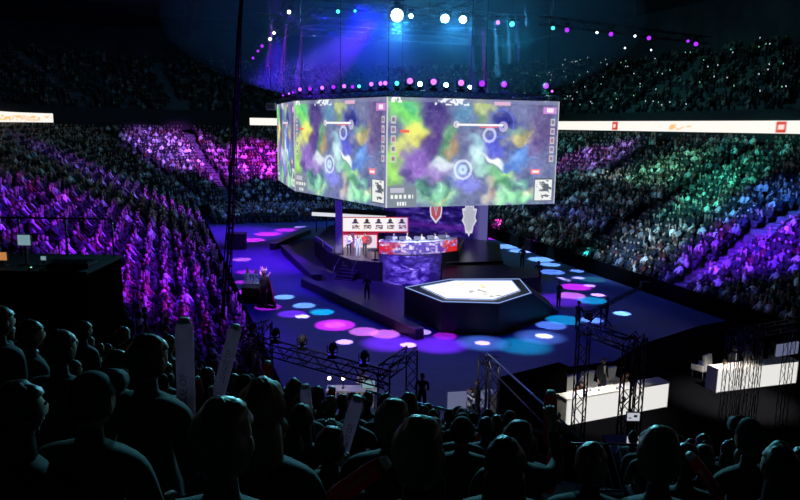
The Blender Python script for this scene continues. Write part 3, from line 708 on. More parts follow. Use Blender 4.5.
# team desk
dk = Gs([(379, 254), (392, 255), (418, 255), (440, 253.5), (457, 250.8)], 2.2); dv = Vector((dk[2].x, dk[2].y, 2.2))
td = thing('player_desk', 'long team desk with a red, white and blue glowing front strip and white top edge', 'desk', dv)
pd_ = np.array([[v.x-dv.x, v.y-dv.y] for v in dk]); sg2 = np.r_[0, np.cumsum(np.linalg.norm(np.diff(pd_, axis=0), axis=1))]; sg2 /= sg2[-1]
def strip_fn(U, V):
    n1 = vnoise(U, V*.22, 34, 70, 3); n2 = vnoise(U, V*.2, 22, 90, 3)
    rgb = np.ones(U.shape+(3,))*np.array([.34, .24, .72])
    w = np.clip((n1-.40)*3.5, 0, 1)[..., None]; rgb = rgb*(1-w)+np.array([.95, .90, 1.0])*w
    e = np.clip((.30-np.minimum(U, 1-U))*7, 0, 1)*np.clip((n2-.34)*4, 0, 1); e = e[..., None]; rgb = rgb*(1-e)+np.array([.85, .14, .12])*e
    d = np.clip((V-.55)*2, 0, 1)[..., None]*.45*np.clip((.5-np.abs(U-.4))*4, 0, 1)[..., None]; return rgb*(1-d)+np.array([.25, .15, .6])*d
me = grid_picture([(0, 0, .88), (1, 0, .88), (1, 0, .03), (0, 0, .03)], 170, 16, strip_fn, 'led', 'led_strip')
for v in me.vertices: u = v.co.x; v.co.x, v.co.y = np.interp(u, sg2, pd_[:, 0]), np.interp(u, sg2, pd_[:, 1])-.03
link('led_strip', me, td)
mb = MB(); q = [Vector((x, y, 0)) for x, y in pd_]; mb.prism(q+[v+Vector((.05, .75, 0)) for v in reversed(q)], .88, .93, 'trim_white'); mb.build('desktop', td)
mb = MB(); mb.prism([v+Vector((0, .03, 0)) for v in q]+[v+Vector((.03, .09, 0)) for v in reversed(q)], 0, .88, 'black'); mb.build('front_panel', td)
mon0 = None
for i, px in enumerate((388, 400, 413, 426, 438)):
    u = (px-379)/78; bx = np.interp(u, sg2, pd_[:, 0])+dv.x; by = np.interp(u, sg2, pd_[:, 1])+dv.y
    if mon0 is None:
        mon0 = thing('monitor', 'x', 'monitor')
        mb = MB(); mb.box((0, 0, .20), (.50, .03, .26), 'grey_plastic'); mb.build('casing', mon0)
        mb = MB(); mb.box((0, .019, .20), (.47, .006, .23), 'monitor'); mb.build('display', mon0)
        mb = MB(); mb.box((0, -.01, .05), (.05, .03, .10), 'grey_plastic'); mb.lathe([(.11, 0), (.11, .012)], (0, 0, 0), 'grey_plastic', 14); mb.build('stand', mon0); r = mon0
    else: r = copy_tree(mon0)
    r.location = (bx, by+.35, 3.13); r['label'] = 'dark monitor standing on the glowing team desk'; r['group'] = 'monitors on the team desk'
    person('player', (bx+.32, by+1.15, 2.3), PI, 'player in a white jersey seated behind the glowing team desk', 'players behind the team desk')
# LED backdrop and crests
a, b_ = G(385, 229, 1.5), G(487, 240.5, 1.5)
def back_fn(U, V):
    rgb = smoke_fn(12, .72, .25)(U, V); k = np.clip((U-.86)*14, 0, 1)[..., None]; rgb = rgb*(1-k)+np.array([.34, .33, .56])*k
    m_ = np.clip(1-np.abs(V-.80)*9, 0, 1)[..., None]*.5*(1-k); return rgb*(1-m_)+np.array([.50, .18, .72])*m_
bd = thing('led_backdrop', 'tall LED wall of blue-violet smoke at the back of the stage behind two crests', 'LED wall', (a.x, a.y, 1.5))
r_ = b_-a; me = grid_picture([(0, 0, 4.0), (r_.x, r_.y, 4.0), (r_.x, r_.y, .0), (0, 0, 0)], 150, 60, back_fn, 'led', 'display'); link('display', me, bd)
rn = Vector((-r_.y, r_.x, 0)).normalized()*.06
mb = MB(); mb.prism([Vector((0, 0, 0))+rn*.3, r_+rn*.3, r_+rn*4, rn*4], 0, 4.0, 'black'); mb.build('housing', bd)
def crest(px, py, Y, w, h, prof, m1, m2, name, label, inner):
    c = P(px, py, Y); t = thing(name, label, 'crest', c)
    def outline(s_): 
        L = [(x*w/2*s_, (y-.5)*h*s_) for x, y in prof]; return L+[(-x, y) for x, y in reversed(L) if x > 1e-4]
    def slab(pts, y0, y1, m_):
        n_ = len(pts); mb = MB(); vs = [(x, y0, z) for x, z in pts]+[(x, y1, z) for x, z in pts]
        mb.add(vs, [tuple(range(n_)), tuple(reversed(range(n_, 2*n_)))]+[(i, n_+i, n_+(i+1) % n_, (i+1) % n_) for i in range(n_)], m_); return mb
    slab(outline(1), .0, .1, m1).build('border', t); slab(outline(.80), -.03, .0, m2).build('field', t)
    mb = MB()
    for k, (x0, z0, x1, z1) in enumerate(inner): mb.tube([(x0*w, -.04, z0*h), (x1*w, -.04, z1*h)], .035, 'crest_line', 5)
    mb.build('emblem', t)
    mb = MB(); mb.tube([(-w*.3, .05, h*.45), (-w*.3, .05, 3.2)], .012, 'steel_dark', 4); mb.tube([(w*.3, .05, h*.45), (w*.3, .05, 3.2)], .012, 'steel_dark', 4); mb.build('hanger', t)
emit('crest_white', (.85, .86, 1), .75); emit('crest_red', (.75, .10, .16), .6); emit('crest_line', (.75, .70, .82), .55); emit('crest_pale', (.72, .73, .88), .62)
crest(436, 210, 56, 1.0, 2.2, [(0, 1), (.9, 1), (1, .5), (.85, .25), (0, 0)], 'crest_white', 'crest_red', 'team_crest', 'rounded red crest with a white border glowing below the screen corner', [(-.15, .15, .15, .15), (-.15, .15, 0, -.2), (.15, .15, 0, -.2), (0, .25, 0, 0)])
crest(469.3, 219, 56, 1.2, 2.9, [(0, 1), (.25, .9), (.55, .98), (.6, .8), (1, .78), (.8, .55), (1, .45), (.6, .3), (.45, .1), (.2, .1), (0, 0)], 'crest_white', 'crest_pale', 'team_crest', 'jagged white crest glowing in front of the LED backdrop', [(-.2, .2, 0, 0), (.2, .2, 0, 0), (0, 0, 0, -.3), (-.2, -.05, .2, -.05)])
# champion board
def board_fn(U, V):
    rgb = np.ones(U.shape+(3,))*np.array([.98, .95, .94]); 
    for k in range(5):
        cu = .20+k*.175; d = ((U-cu)/.026)**2+((V-.22)/.11)**2; rgb[d < 1] = [.30, .20, .22]; rgb[(((U-cu)/.055)**2+((V-.44)/.16)**2 < 1) & (V < .42)] = [.20, .15, .22]
        m_ = (np.abs(U-cu-.01) < .055) & (V > .50) & (V < .78) & (vnoise(U, V*.6, 60, k) > .44); rgb[m_] = [.35, .08, .12]
    rgb[(V > .92) | (V < .05) | (U < .018) | (U > .985)] = [.75, .06, .10]
    k = np.clip((U-.78)*3.5, 0, 1)[..., None]; return rgb*(1-k)+rgb*np.array([.80, .70, 1.0])*k
def low_fn(U, V):
    rgb = np.ones(U.shape+(3,))*np.array([.93, .86, .9]); d = ((U-.72)/.12)**2+((V-.45)/.3)**2; rgb[d < 1] = [.55, .35, .4]; rgb[(V < .12) | (U < .04) | (U > .96)] = [.72, .08, .12]; rgb[(np.abs(U-.3) < .05)] = [.5, .3, .4]
    return rgb
bo = thing('pick_board', 'white LED board with a red frame and five dark portraits above the hosts', 'LED board', P(342, 250, 54.5))
def lp(px, py): q = P(px, py, 54.5)-P(342, 250, 54.5); return (q.x, q.y, q.z)
link('display', grid_picture([lp(342, 217), lp(408.5, 217), lp(408.5, 232.5), lp(342, 232.5)], 160, 44, board_fn, 'led', 'd'), bo)
link('lower_display', grid_picture([lp(342, 233), lp(378, 233), lp(378, 249), lp(342, 249)], 70, 34, low_fn, 'led', 'd'), bo)
mb = MB(); q0 = Vector(lp(342, 217)); q1 = Vector(lp(408.5, 217)); 
mb.box(((q0.x+q1.x)/2, .12, Vector(lp(342, 225)).z), (q1.x-q0.x, .18, 1.2), 'black'); q2 = Vector(lp(378, 233)); mb.box((q2.x/2, .12, Vector(lp(342, 241)).z), (q2.x, .18, 1.22), 'black'); mb.build('housing', bo)
q = G(339, 254, 1.5); mb = MB(); mb.box((0, 0, 2.1), (.5, .5, 4.2), 'grey_plastic'); mb.box((0, 0, .06), (.7, .7, .12), 'steel_dark')
mb.build('support_column', loc=q, label='tall violet-lit square column at the left edge of the stage', cat='column')
# lit canopy strip behind the column
a, b_ = P(312, 214.5, 62), P(386, 216.5, 60); cn = thing('lit_canopy', 'low flat canopy with a glowing white edge behind the square column', 'canopy', (a.x, a.y, 1.5))
h_ = a.z-1.5; d_ = (b_-a); d_.z = 0; n_ = Vector((-d_.y, d_.x, 0)).normalized()
mb = MB(); mb.prism([Vector((0, 0, 0)), d_, d_+n_*3, Vector((-.6, 0, 0))+n_*3], h_-.15, h_+.3, 'deck_black'); mb.build('slab', cn)
mb = MB(); mb.prism([n_*-.04, d_+n_*-.04, d_, Vector((0, 0, 0))], h_-.1, h_+.22, 'rail_glow'); mb.build('light_strip', cn)
mb = MB(); 
for t in (.04, .5, .96): 
    for e in (.3, 2.7): q = d_*t+n_*e; mb.tube([(q.x, q.y, 0), (q.x, q.y, h_)], .06, 'steel_dark', 6)
mb.build('post', cn)
# hosts on the left deck
person('host_white', G(349, 256, 1.5), PI*.9, 'host in a white shirt standing before the red and white board', cat='person')
person('host_blue', G(358, 258, 1.5), PI*1.1, 'person in a pale blue-grey outfit standing on the lit deck')
person('host_red', G(364.5, 255.5, 1.5), PI*1.2, 'host in a dark red jacket beside the pale blue-grey figure')
hd_ = thing('host_table', 'small dark round table on the deck in front of the hosts', 'table', G(375, 260, 1.5))
mb = MB(); mb.lathe([(.02, .70), (.55, .70), (.56, .74), (.02, .745)], (0, 0, 0), 'black', 20); mb.build('tabletop', hd_); mb = MB(); mb.lathe([(.28, 0), (.28, .03), (.05, .06), (.05, .70)], (0, 0, 0), 'black', 14); mb.build('pedestal', hd_)
# low white counters at the deck's left edge
a, b_ = G(316, 241, 1.5), G(333, 254, 1.5)
for k, (u0, u1, lb) in enumerate(((0, .42, 'pale low kerb rail at the far left edge of the stage deck'), (.5, 1, 'pale low kerb rail beside the top of the stage steps'))):
    q0, q1 = a.lerp(b_, u0), a.lerp(b_, u1); d_ = (q1-q0); mb = MB(); m_ = (q0+q1)/2
    mb.box((0, 0, .42), (d_.length, .07, .07), 'trim_white', math.atan2(d_.y, d_.x)); mb.box((0, 0, .2), (d_.length, .05, .38), 'steel', math.atan2(d_.y, d_.x))
    mb.build('kerb_rail', loc=m_, label=lb, cat='rail')
# ------------------------------------------------------------------ hexagonal pit platform
hx = Gs([(404.5, 287.5), (449.5, 279.3), (520, 279), (532, 293), (499, 303.5), (442, 302)], 1.7)
hc = sum(hx, Vector())/6; pit = thing('hexagonal_platform', 'black hexagonal platform with a glowing white top in front of the stage', 'stage', (hc.x, hc.y, 0))
hl = [Vector((v.x-hc.x, v.y-hc.y, 0)) for v in hx]
mb = MB(); mb.prism([v*1.0 for v in hl], 0, 1.6, 'deck_black'); mb.build('skirt', pit)
mb = MB(); mb.prism([v*1.01 for v in hl], 1.6, 1.7, 'deck_black'); mb.build('rim', pit)
wi = [Vector((v.x-hc.x, v.y-hc.y, 0)) for v in Gs([(420.5, 287.3), (455, 281), (512, 281), (520.5, 291), (494, 300.3), (446, 299.3)], 1.72)]
mb = MB()
for L, z0, w_ in ((hl, 1.715, .05), (wi, 1.76, .06)):
    for i in range(6):
        a, b_ = L[i]*.985, L[(i+1) % 6]*.985; mb.tube([(a.x, a.y, z0), (b_.x, b_.y, z0)], w_*.6, 'led_line', 5)
mb.build('edge_light', pit)
# white floor picture: a hexagon cut from a fine grid
gx = [v.x for v in wi]; gy = [v.y for v in wi]; NX = 120; NY = 70
xs = np.linspace(min(gx), max(gx), NX+1); ys = np.linspace(min(gy), max(gy), NY+1)
def inside(x, y):
    s_ = None
    for i in range(6):
        a, b_ = wi[i], wi[(i+1) % 6]; c_ = (b_.x-a.x)*(y-a.y)-(b_.y-a.y)*(x-a.x)
        if s_ is None: s_ = c_ > 0
        elif (c_ > 0) != s_: return False
    return True
vs = []; fs = []; col_ = []; vid = {}
XX, YY = np.meshgrid((xs-xs[0])/(xs[-1]-xs[0]), (ys-ys[0])/(ys[-1]-ys[0])); NZ = vnoise(XX, YY, 22, 8, 3); NZ2 = vnoise(XX, YY, 9, 28, 3)
for j in range(NY):
    for i in range(NX):
        if inside((xs[i]+xs[i+1])/2, (ys[j]+ys[j+1])/2):
            f = []
            for ii, jj in ((i, j), (i+1, j), (i+1, j+1), (i, j+1)):
                if (ii, jj) not in vid:
                    vid[(ii, jj)] = len(vs); vs.append((xs[ii], ys[jj], 1.74)); c_ = [1, .995, .97]; u, v = XX[jj, ii], YY[jj, ii]
                    d1 = abs(math.hypot((u-.52), (v-.62)*.6)-.13)
                    if d1 < .018 and NZ[jj, ii] > .47 and v > .55: c_ = [.93, .80, .55]
                    if abs(v-.34-.1*math.sin(u*14)) < .06 and .48 < u < .78 and NZ[jj, ii] > .50: c_ = [.40, .36, .36]
                    if .60 < u < .74 and .15 < v < .42 and NZ[jj, ii] > .58: c_ = [.50, .46, .44]
                    col_.append([x**2.2 for x in c_]+[1])
                f.append(vid[(ii, jj)])
            fs.append(f)
me = bpy.data.meshes.new('floor_display'); me.from_pydata(vs, [], fs); at = me.color_attributes.new('picture', 'FLOAT_COLOR', 'POINT'); at.data.foreach_set('color', np.array(col_).ravel()); me.materials.append(MAT['pit_floor'])
link('floor_display', me, pit, label='glowing white top surface with a faint golden and dark drawing')
# wedge ramp on its right side
Ar, Br = hx[2], hx[3]; Bg = G(559, 312); Ag = Bg+(Ar-Br)*.9; Ag.z = 0
mb = MB(); q = [Ar, Br, Bg, Ag]; base = [Vector((Ar.x, Ar.y, 0)), Vector((Br.x, Br.y, 0))]
L = [v-Vector((hc.x, hc.y, 0)) for v in (Ar, Br, Bg, Ag, base[0], base[1])]
mb.add(L, [(0, 1, 2, 3), (1, 5, 2), (0, 3, 4), (4, 3, 2, 5), (0, 4, 5, 1)], 'deck_black'); mb.tube([L[1], L[2]], .035, 'steel', 5); mb.build('ramp', pit)
# ------------------------------------------------------------------ apron and its low ledges
mb = MB(); mb.prism(Gs([(418, 327), (302, 279), (313, 272), (283, 246), (312, 230), (332, 228), (470, 300), (440, 325)], 0), .0, .12, 'apron'); mb.build('stage_apron', label='low dark apron floor between the ledges and the stage', cat='stage apron')
def ledge(pa, pb, w_, h_, label, z=0):
    a, b_ = G(*pa, h_), G(*pb, h_); d_ = b_-a; n_ = Vector((-d_.y, d_.x, 0)).normalized()
    if n_.y < 0: n_ = -n_
    t = thing('stage_ledge', label, 'ledge', ((a.x+b_.x)/2, (a.y+b_.y)/2, 0)); c_ = t.location.copy(); c_.z = 0
    mb = MB(); q = [a-c_, b_-c_, b_+n_*w_-c_, a+n_*w_-c_]; mb.prism(q, 0, h_-.06, 'deck_black'); mb.build('base', t)
    mb = MB(); mb.prism([q[0]-n_*.04, q[1]-n_*.04, q[2]+n_*.04, q[3]+n_*.04], h_-.06, h_, 'apron'); mb.build('top', t)
ledge((301, 278), (416, 329), .5, .6, 'long low black ledge running along the left front of the stage towards the platform')
ledge((281, 245), (312, 274.5), .7, .6, 'violet-lit low ledge slanting up at the left of the stage')
ledge((276, 243.5), (311, 229), .6, .6, 'short low ledge furthest back at the left of the stage')
# ------------------------------------------------------------------ people and props on the floor
person('crew', G(367, 301), PI, 'person in dark clothes standing just behind the long black ledge')
person('crew', G(522, 267.5), PI*.8, 'dark figure standing at the far side of the walkway beyond the platform')
person('crew', G(538, 285), PI*.9, 'dark figure standing at the end of the walkway right of the platform')
person('crew', G(558, 308), PI*1.2, 'dark figure standing on the magenta-lit floor at the foot of the ramp')
person('crew', G(577, 331.5), -PI*.35, 'camera operator in black standing at the head of the camera crane')
person('crew', G(606, 327), PI*.4, 'operator in black behind the camera crane pivot')
person('crew', G(421.5, 416), PI, 'dark figure standing alone on the blue floor right of the lighting tower', scale=1.0)
jb = thing('camera_crane', 'black camera crane reaching left over the lit floor', 'camera crane', G(600, 327)); jl = jb.location
def J(px, py, dy=0): q = P(px, py, jl.y+dy)-jl; return q
piv = J(601, 306)
mb = MB()
for k in range(3): a_ = k*2.09+.3; mb.tube([(0, 0, piv.z*.75), (.75*math.cos(a_), .75*math.sin(a_), .0)], .04, 'black', 6)
mb.build('tripod', jb); mb = MB(); mb.tube([(0, 0, piv.z*.6), (0, 0, piv.z)], .07, 'black', 8); mb.build('post', jb)
e0, e1 = J(588, 314), J(645, 285, 1.5); mb = MB(); mb.truss(e0, e1, .16, 'steel_dark', .022, .3); mb.build('arm', jb)
mb = MB(); mb.box(e0+Vector((0, 0, -.05)), (.42, .6, .36), 'black'); mb.lathe([(.11, 0), (.14, .25)], e0+Vector((-.05, -.3, -.1)), 'black', 12, Matrix.Rotation(PI/2, 3, 'X')); mb.build('camera', jb)
mb = MB(); mb.box(e1, (.5, .35, .4), 'black'); mb.build('counterweight', jb)
# cosplay figure and table
q = G(265, 307); b, h = PROTO['stand']; me = b.copy(); me.materials.clear()
for x in PROTO['stand'][0].materials: me.materials.append(MAT['silver'] if x.name == 'skin' else MAT['cloak'])
ck = link('person', me, loc=q, label='cloaked person in silvery armour with a tall spiky headdress on the magenta-lit floor', cat='person'); ck.rotation_euler = (0, 0, PI*.8); ck.scale = (1.3,)*3
mb = MB()
for k in range(11):
    a_ = -PI*.75+k*PI*.15; mb.tube([(.07*math.cos(a_+PI/2), .03+.07*math.sin(a_+PI/2), 1.68), (.16*math.cos(a_+PI/2), .03+.14*math.sin(a_+PI/2), 1.82+.12*(k % 2))], [.035, .006], 'silver', 5)
for k in (-1, 1): mb.tube([(k*.12, 0, 1.45), (k*.28, -.02, 1.56), (k*.36, -.05, 1.74)], [.07, .05, .01], 'silver', 6)
mb.build('headdress', ck)
mb = MB(); vs = []; nn2 = 18
for j, (z, r) in enumerate(((1.46, .20), (1.2, .33), (.8, .42), (.4, .52), (.02, .62))):
    for i in range(nn2+1): a_ = PI*.92*i/nn2+PI*1.04; rr = r*(1+.07*math.sin(i*2.3+j)); vs.append((rr*math.cos(a_), rr*.7*math.sin(a_)+.02, z))
mb.add(vs, [(j*(nn2+1)+i, j*(nn2+1)+i+1, (j+1)*(nn2+1)+i+1, (j+1)*(nn2+1)+i) for j in range(4) for i in range(nn2)], 'cloak', True); c_ = mb.build('cloak', ck); so = c_.modifiers.new('t', 'SOLIDIFY'); so.thickness = .02
q0, q1 = G(243, 303), G(263, 305); mb = MB(); mb.box((0, 0, .5), ((q1-q0).length, 1.0, 1.0), 'drape'); mb.box((0, 0, 1.02), ((q1-q0).length+.08, 1.08, .04), 'black'); mb.build('draped_table', loc=(q0+q1)/2+Vector((0, .5, 0)), label='black draped table left of the cloaked figure', cat='table')
person('host_blue', G(248, 294), PI, 'person in pale blue costume behind the black draped table, nearer the cable'); person('host_blue', G(256, 295), PI*.9, 'person in pale blue costume behind the black draped table, nearer the cloaked figure')
mb = MB(); mb.box((0, 0, .7), (1.6, .9, 1.4), 'black'); mb.box((0, 0, 1.44), (1.7, 1.0, .08), 'grey_plastic'); mb.build('equipment_case', loc=G(237, 249), label='black equipment case on the magenta-lit floor at far left', cat='equipment case')
# ------------------------------------------------------------------ presenters' desks
def desk(pl, pr, h_, label, depth=1.0, emblem=None, mtop='white', lbl=None):
    a, b_ = G(*pl), G(*pr); d_ = b_-a; L = d_.length; ang = math.atan2(d_.y, d_.x)
    t = thing('presenter_desk', label, 'desk', (a+b_)/2, ang)
    mb = MB(); mb.box((0, .02, h_/2+.02), (L, .04, h_-.08), 'lightbox'); mb.build('front_panel', t, label='glowing white front'); mb = MB(); mb.box((0, .05, .03), (L-.1, .04, .06), 'black'); mb.build('plinth', t)
    mb = MB(); mb.box((0, depth*.4, h_), (L+.04, depth*.85, .05), mtop); mb.build('desktop', t)
    for sx in (-1, 1): mb = MB(); mb.box((sx*(L/2-.02), depth/2, h_/2-.01), (.04, depth, h_-.02), 'white'); mb.build('side_panel', t)
    if emblem is not None:
        mb = MB(); x = (emblem-.5)*L; R = Matrix.Rotation(PI/2, 3, 'X')
        mb.lathe([(.16, 0), (.16, .012)], (x, 0, h_*.64), 'emblem_grey', 20, R); mb.lathe([(.09, 0), (.09, .018)], (x, 0, h_*.64), 'white', 20, R); mb.box((x, -.008, h_*.64), (.05, .012, .34), 'emblem_grey')
        mb.add([(x-.14, -.01, h_*.36), (x+.14, -.01, h_*.36), (x, -.01, h_*.18)], [(0, 2, 1)], 'emblem_grey'); mb.build('emblem', t, label='grey round emblem above a point')
    return t, a, b_, ang
mat('emblem_grey', (.16, .17, .2), .6)
def beside(a, b_, ang, u, back, z=0): q = a.lerp(b_, u); return Vector((q.x-math.sin(ang)*back, q.y+math.cos(ang)*back, z))
t1, a1, b1, g1 = desk((566, 427), (667, 408), 1.07, 'long white presenters desk with a grey emblem on its front', .75, .53)
person('desk_brown', G(578, 411), g1+PI*.95, 'long-haired person in brown seated at the near end of the emblem desk')
person('suit', G(600.5, 400), g1+PI, 'presenter in a dark suit standing behind the emblem desk', scale=1.05)
person('desk_brown', G(621, 401.5), g1+PI*1.15, 'presenter in brown leaning forward over the middle of the emblem desk')
def chair(loc, rz, label, m_='white_cloth', group=None, tilt=0):
    t = thing('armchair', label, 'chair', loc, rz, group)
    mb = MB(); mb.box((0, 0, .42), (.62, .55, .14), m_); mb.build('seat', t); mb = MB(); mb.box((0, -.28, .78), (.62, .12, .68), m_, mx=Matrix.Rotation(-.15, 3, 'X')); mb.build('backrest', t)
    for sx in (-1, 1): mb = MB(); mb.box((sx*.34, 0, .52), (.09, .55, .22), m_); mb.build('armrest', t)
    for sx in (-1, 1):
        for sy in (-1, 1): mb = MB(); mb.tube([(sx*.26, sy*.22, .36), (sx*.29, sy*.25, 0)], .022, 'steel', 6); mb.build('leg', t)
chair(G(572, 404), g1+PI, 'white armchair at the near end behind the emblem desk', 'white_cloth')
chair(G(590, 399), g1+PI, 'white armchair between the brown-clad person and the suited presenter', 'white_cloth')
chair(G(612, 394), g1+PI, 'white armchair right behind the suited presenter', 'white_cloth')
mb = MB()
for i in range(9):
    u = random.uniform(.1, .85); q = beside(a1, b1, g1, u, random.uniform(.1, .5), 1.10)
    mb = MB(); 
    if i % 2: mb.box((0, 0, .004), (.21, .30, .008), 'white', random.random()*3); mb.build('paper_sheet', loc=q, label='loose white paper sheet lying on the emblem desk', cat='paper', group='papers on the emblem desk')
    else: mb.lathe([(.03, 0), (.036, .10), (.032, .10), (.028, .01)], (0, 0, 0), 'trim_white', 12); mb.build('drinking_cup', loc=q, label='small pale cup standing on the emblem desk', cat='cup', group='cups on the emblem desk')
t2, a2, b2, g2 = desk((716.5, 393.6), (796, 384), 1.06, 'white presenters desk farther right behind the dark lighting towers', .7, None)
person('desk_red', G(720.5, 387), g2+PI*.9, 'person in red seated low at the left end of the right-hand white desk')
person('suit', G(731, 384), g2+PI, 'person in a dark jacket between the red and white shirts at the right-hand desk')
person('host_white', G(744, 382.5), g2+PI, 'person in a white shirt standing behind the right-hand white desk')
person('suit', G(757, 380), g2+PI*1.1, 'person in a dark suit standing behind the right-hand white desk')
person('suit', G(769, 379), g2+PI*1.1, 'person in dark clothes standing beside the standing suited person at the right-hand desk')
chair(G(700, 377), .7, 'empty white armchair left of the right-hand white desk')
mb = MB(); a, b_ = P(774, 343, 33), P(795, 340, 33.6); d_ = b_-a; zz = a.z
mb.box((0, 0, zz/2+.1), (d_.length, .08, zz-.2), 'softbox', math.atan2(d_.y, d_.x)); mb.box((0, .1, zz/2+.1), (d_.length+.06, .08, zz-.1), 'black', math.atan2(d_.y, d_.x)); mb.build('projection_panel', loc=((a.x+b_.x)/2, a.y, 0), label='pale lilac screen panel behind the right-hand white desk', cat='panel')
# black partition and drapes
def wall_box(pa, pb, Y0, Y1, th, m_, name, label, cat, z0=.03):
    a, b_ = P(*pa, Y0), P(*pb, Y1); d_ = Vector((b_.x-a.x, b_.y-a.y, 0)); h_ = (a.z+b_.z)/2; mb = MB()
    mb.box((0, 0, (h_+z0)/2), (d_.length, th, h_-z0), m_, math.atan2(d_.y, d_.x)); return mb.build(name, loc=((a.x+b_.x)/2, (a.y+b_.y)/2, 0), label=label, cat=cat)
wall_box((503, 374), (563, 369), 24.6, 26.4, .5, 'drape', 'black_partition', 'tall black draped partition left of the emblem desk', 'partition')
wall_box((566, 366), (668, 358), 30.5, 32.5, .3, 'drape', 'black_partition', 'low black draped partition behind the emblem desk presenters', 'partition')
wall_box((690, 340), (773, 336), 34, 35.5, .3, 'drape', 'black_partition', 'black draped partition behind the right-hand white desk', 'partition')
mb = MB(); mb.prism(Gs([(500, 432), (563, 395), (640, 345), (700, 326), (800, 308), (900, 315), (900, 520), (480, 520), (440, 450)], 0), 0, .03, 'drape'); mb.build('floor_shade_sheet', label='black sheet standing in for the unlit floor round the two white desks at the right', cat='floor shade')  # black sheet laid where the floor is only unlit
# small interview corner
wall_box((448, 393), (485, 390), 26.2, 26.5, .1, 'softbox', 'projection_panel', 'pale lilac panel behind the small interview corner', 'panel', z0=0)
mb = MB(); q = G(495, 421); mb.box((0, .3, .5), (.5, .5, 1.0), 'white'); mb.box((0, .3, 1.02), (.55, .55, .04), 'white'); mb.build('interview_counter', loc=q, label='narrow white counter lit brightly left of the black partition', cat='counter')
person('desk_white', G(468, 420), -PI*.4, 'person in a white top seated in the small interview corner'); person('crew', G(477, 424), PI*.4, 'person in dark clothes facing the white-topped person in the interview corner')
wb = thing('production_table', 'white-fronted work table behind the lighting truss at lower left', 'table', G(352, 407)); 
mb = MB(); mb.box((0, 0, .76), (2.0, .7, .05), 'white'); mb.build('tabletop', wb)
for sx in (-1, 1):
    for sy in (-1, 1): mb = MB(); mb.box((sx*.9, sy*.28, .37), (.05, .05, .74), 'steel'); mb.build('leg', wb)
mb = MB()
for k in range(9): mb.box((-.85+k*.21, -.36, .45), (.10, .02, .6), 'white')
mb.build('front_slat', wb)
wbz = wb.location
for dx, px in ((-.9, 331), (-.35, 346)):
    l_ = thing('work_lamp', 'warm glowing work lamp at the '+('left' if px < 340 else 'right')+' of the pair over the white-fronted work table', 'lamp', P(px, 393, wbz.y)); l_.location.z = .785
    l_.location.x = wbz.x+dx; mb = MB(); mb.lathe([(.07, 0), (.07, .015), (.012, .03), (.012, .35)], (0, 0, 0), 'black', 10); mb.build('stand', l_); mb = MB(); mb.ball((0, 0, .40), .07, 'lamp_warm'); mb.build('bulb', l_)
person('desk_white', wbz+Vector((.4, .9, 0)), PI, 'technician in a white shirt seated at the white-fronted work table')
mb = MB(); mb.box((0, 0, .16), (.5, .03, .3), 'monitor'); mb.box((0, .03, .16), (.54, .04, .34), 'grey_plastic'); mb.box((0, .03, .0), (.2, .15, .02), 'grey_plastic'); mb.build('monitor', loc=wbz+Vector((.65, 0, .80)), label='small blue-glowing monitor on the white-fronted work table', cat='monitor')
# ------------------------------------------------------------------ lighting gantries
def mast(t, px, pt, pb_, Y, w_, m_='steel_dark'):
    a = P(px, pt, Y); mb = MB(); mb.truss((a.x, a.y, 0.02), (a.x, a.y, a.z), w_, m_, .026 if w_ > .28 else .013, .42 if w_ > .28 else .5); mb.box((a.x, a.y, .01), (w_*2, w_*2, .02), 'steel_dark'); mb.build('mast', t); return a
def beam(t, a, b_, w_, m_='steel_dark'): mb = MB(); mb.truss(a, b_, w_, m_, .028, .36); mb.build('beam', t)
g = thing('lighting_gantry', 'dark truss gantry standing in front of the emblem desk', 'truss gantry')
A_ = mast(g, 584, 328, 440, 22.5, .36); B_ = mast(g, 631, 345, 440, 20.5, .36); C_ = mast(g, 641, 336, 440, 20.8, .30); beam(g, A_, B_, .36); beam(g, B_, C_, .3)
g2_ = thing('lighting_gantry', 'dark truss gantry in front of the right-hand white desk', 'truss gantry')
A2 = mast(g2_, 732, 335, 0, 22, .24); B2 = mast(g2_, 743, 330, 0, 22.3, .14); C2 = mast(g2_, 753, 326, 0, 22.6, .24); D2 = mast(g2_, 762, 328, 0, 22.4, .16); E2 = mast(g2_, 792, 325, 0, 23.5, .26); beam(g2_, A2, E2, .3); beam(g2_, E2, P(830, 322, 24), .34)
g3 = thing('lighting_gantry', 'long dark truss with moving heads on top along the lower left edge of the floor', 'truss gantry')
L0, L1 = P(245, 341, 23), P(388, 380, 20.5); beam(g3, L0, L1, .42); mast(g3, 267, 322, 0, 24, .3); mast(g3, 248, 345, 0, 22.8, .3); M1 = mast(g3, 384, 372, 0, 20.6, .36); M2 = mast(g3, 412, 352, 0, 22.5, .36); beam(g3, M1, M2, .36); beam(g3, P(245, 340, 22.8), P(266, 323, 24), .3)
g4 = thing('lighting_gantry', 'narrow dark truss mast pair beside the small interview corner', 'truss gantry')
M3 = mast(g4, 483, 358, 0, 24, .3); M4 = mast(g4, 495, 362, 0, 23, .3); beam(g4, M3, M4, .28)
for px, py in ((253, 341), (278, 347), (306, 353), (336, 358), (366, 365)):
    u = (px-245)/143; q = L0.lerp(L1, u); put_lamp('lamp_dim', (q.x, q.y, q.z+.24), (q.x+2, 45, 6), 'moving head lamp standing on the long lower-left truss, aimed at the stage', 'moving heads on the lower-left truss', .95) if 'lamp_dim' in MAT else None
for px, py, Y, nm_ in ((586, 322, 22.4, 'over the left mast of the emblem desk gantry'), (641, 332, 20.8, 'over the right mast of the emblem desk gantry'), (668, 337, 21.5, 'on a short arm right of the emblem desk gantry')):
    pass
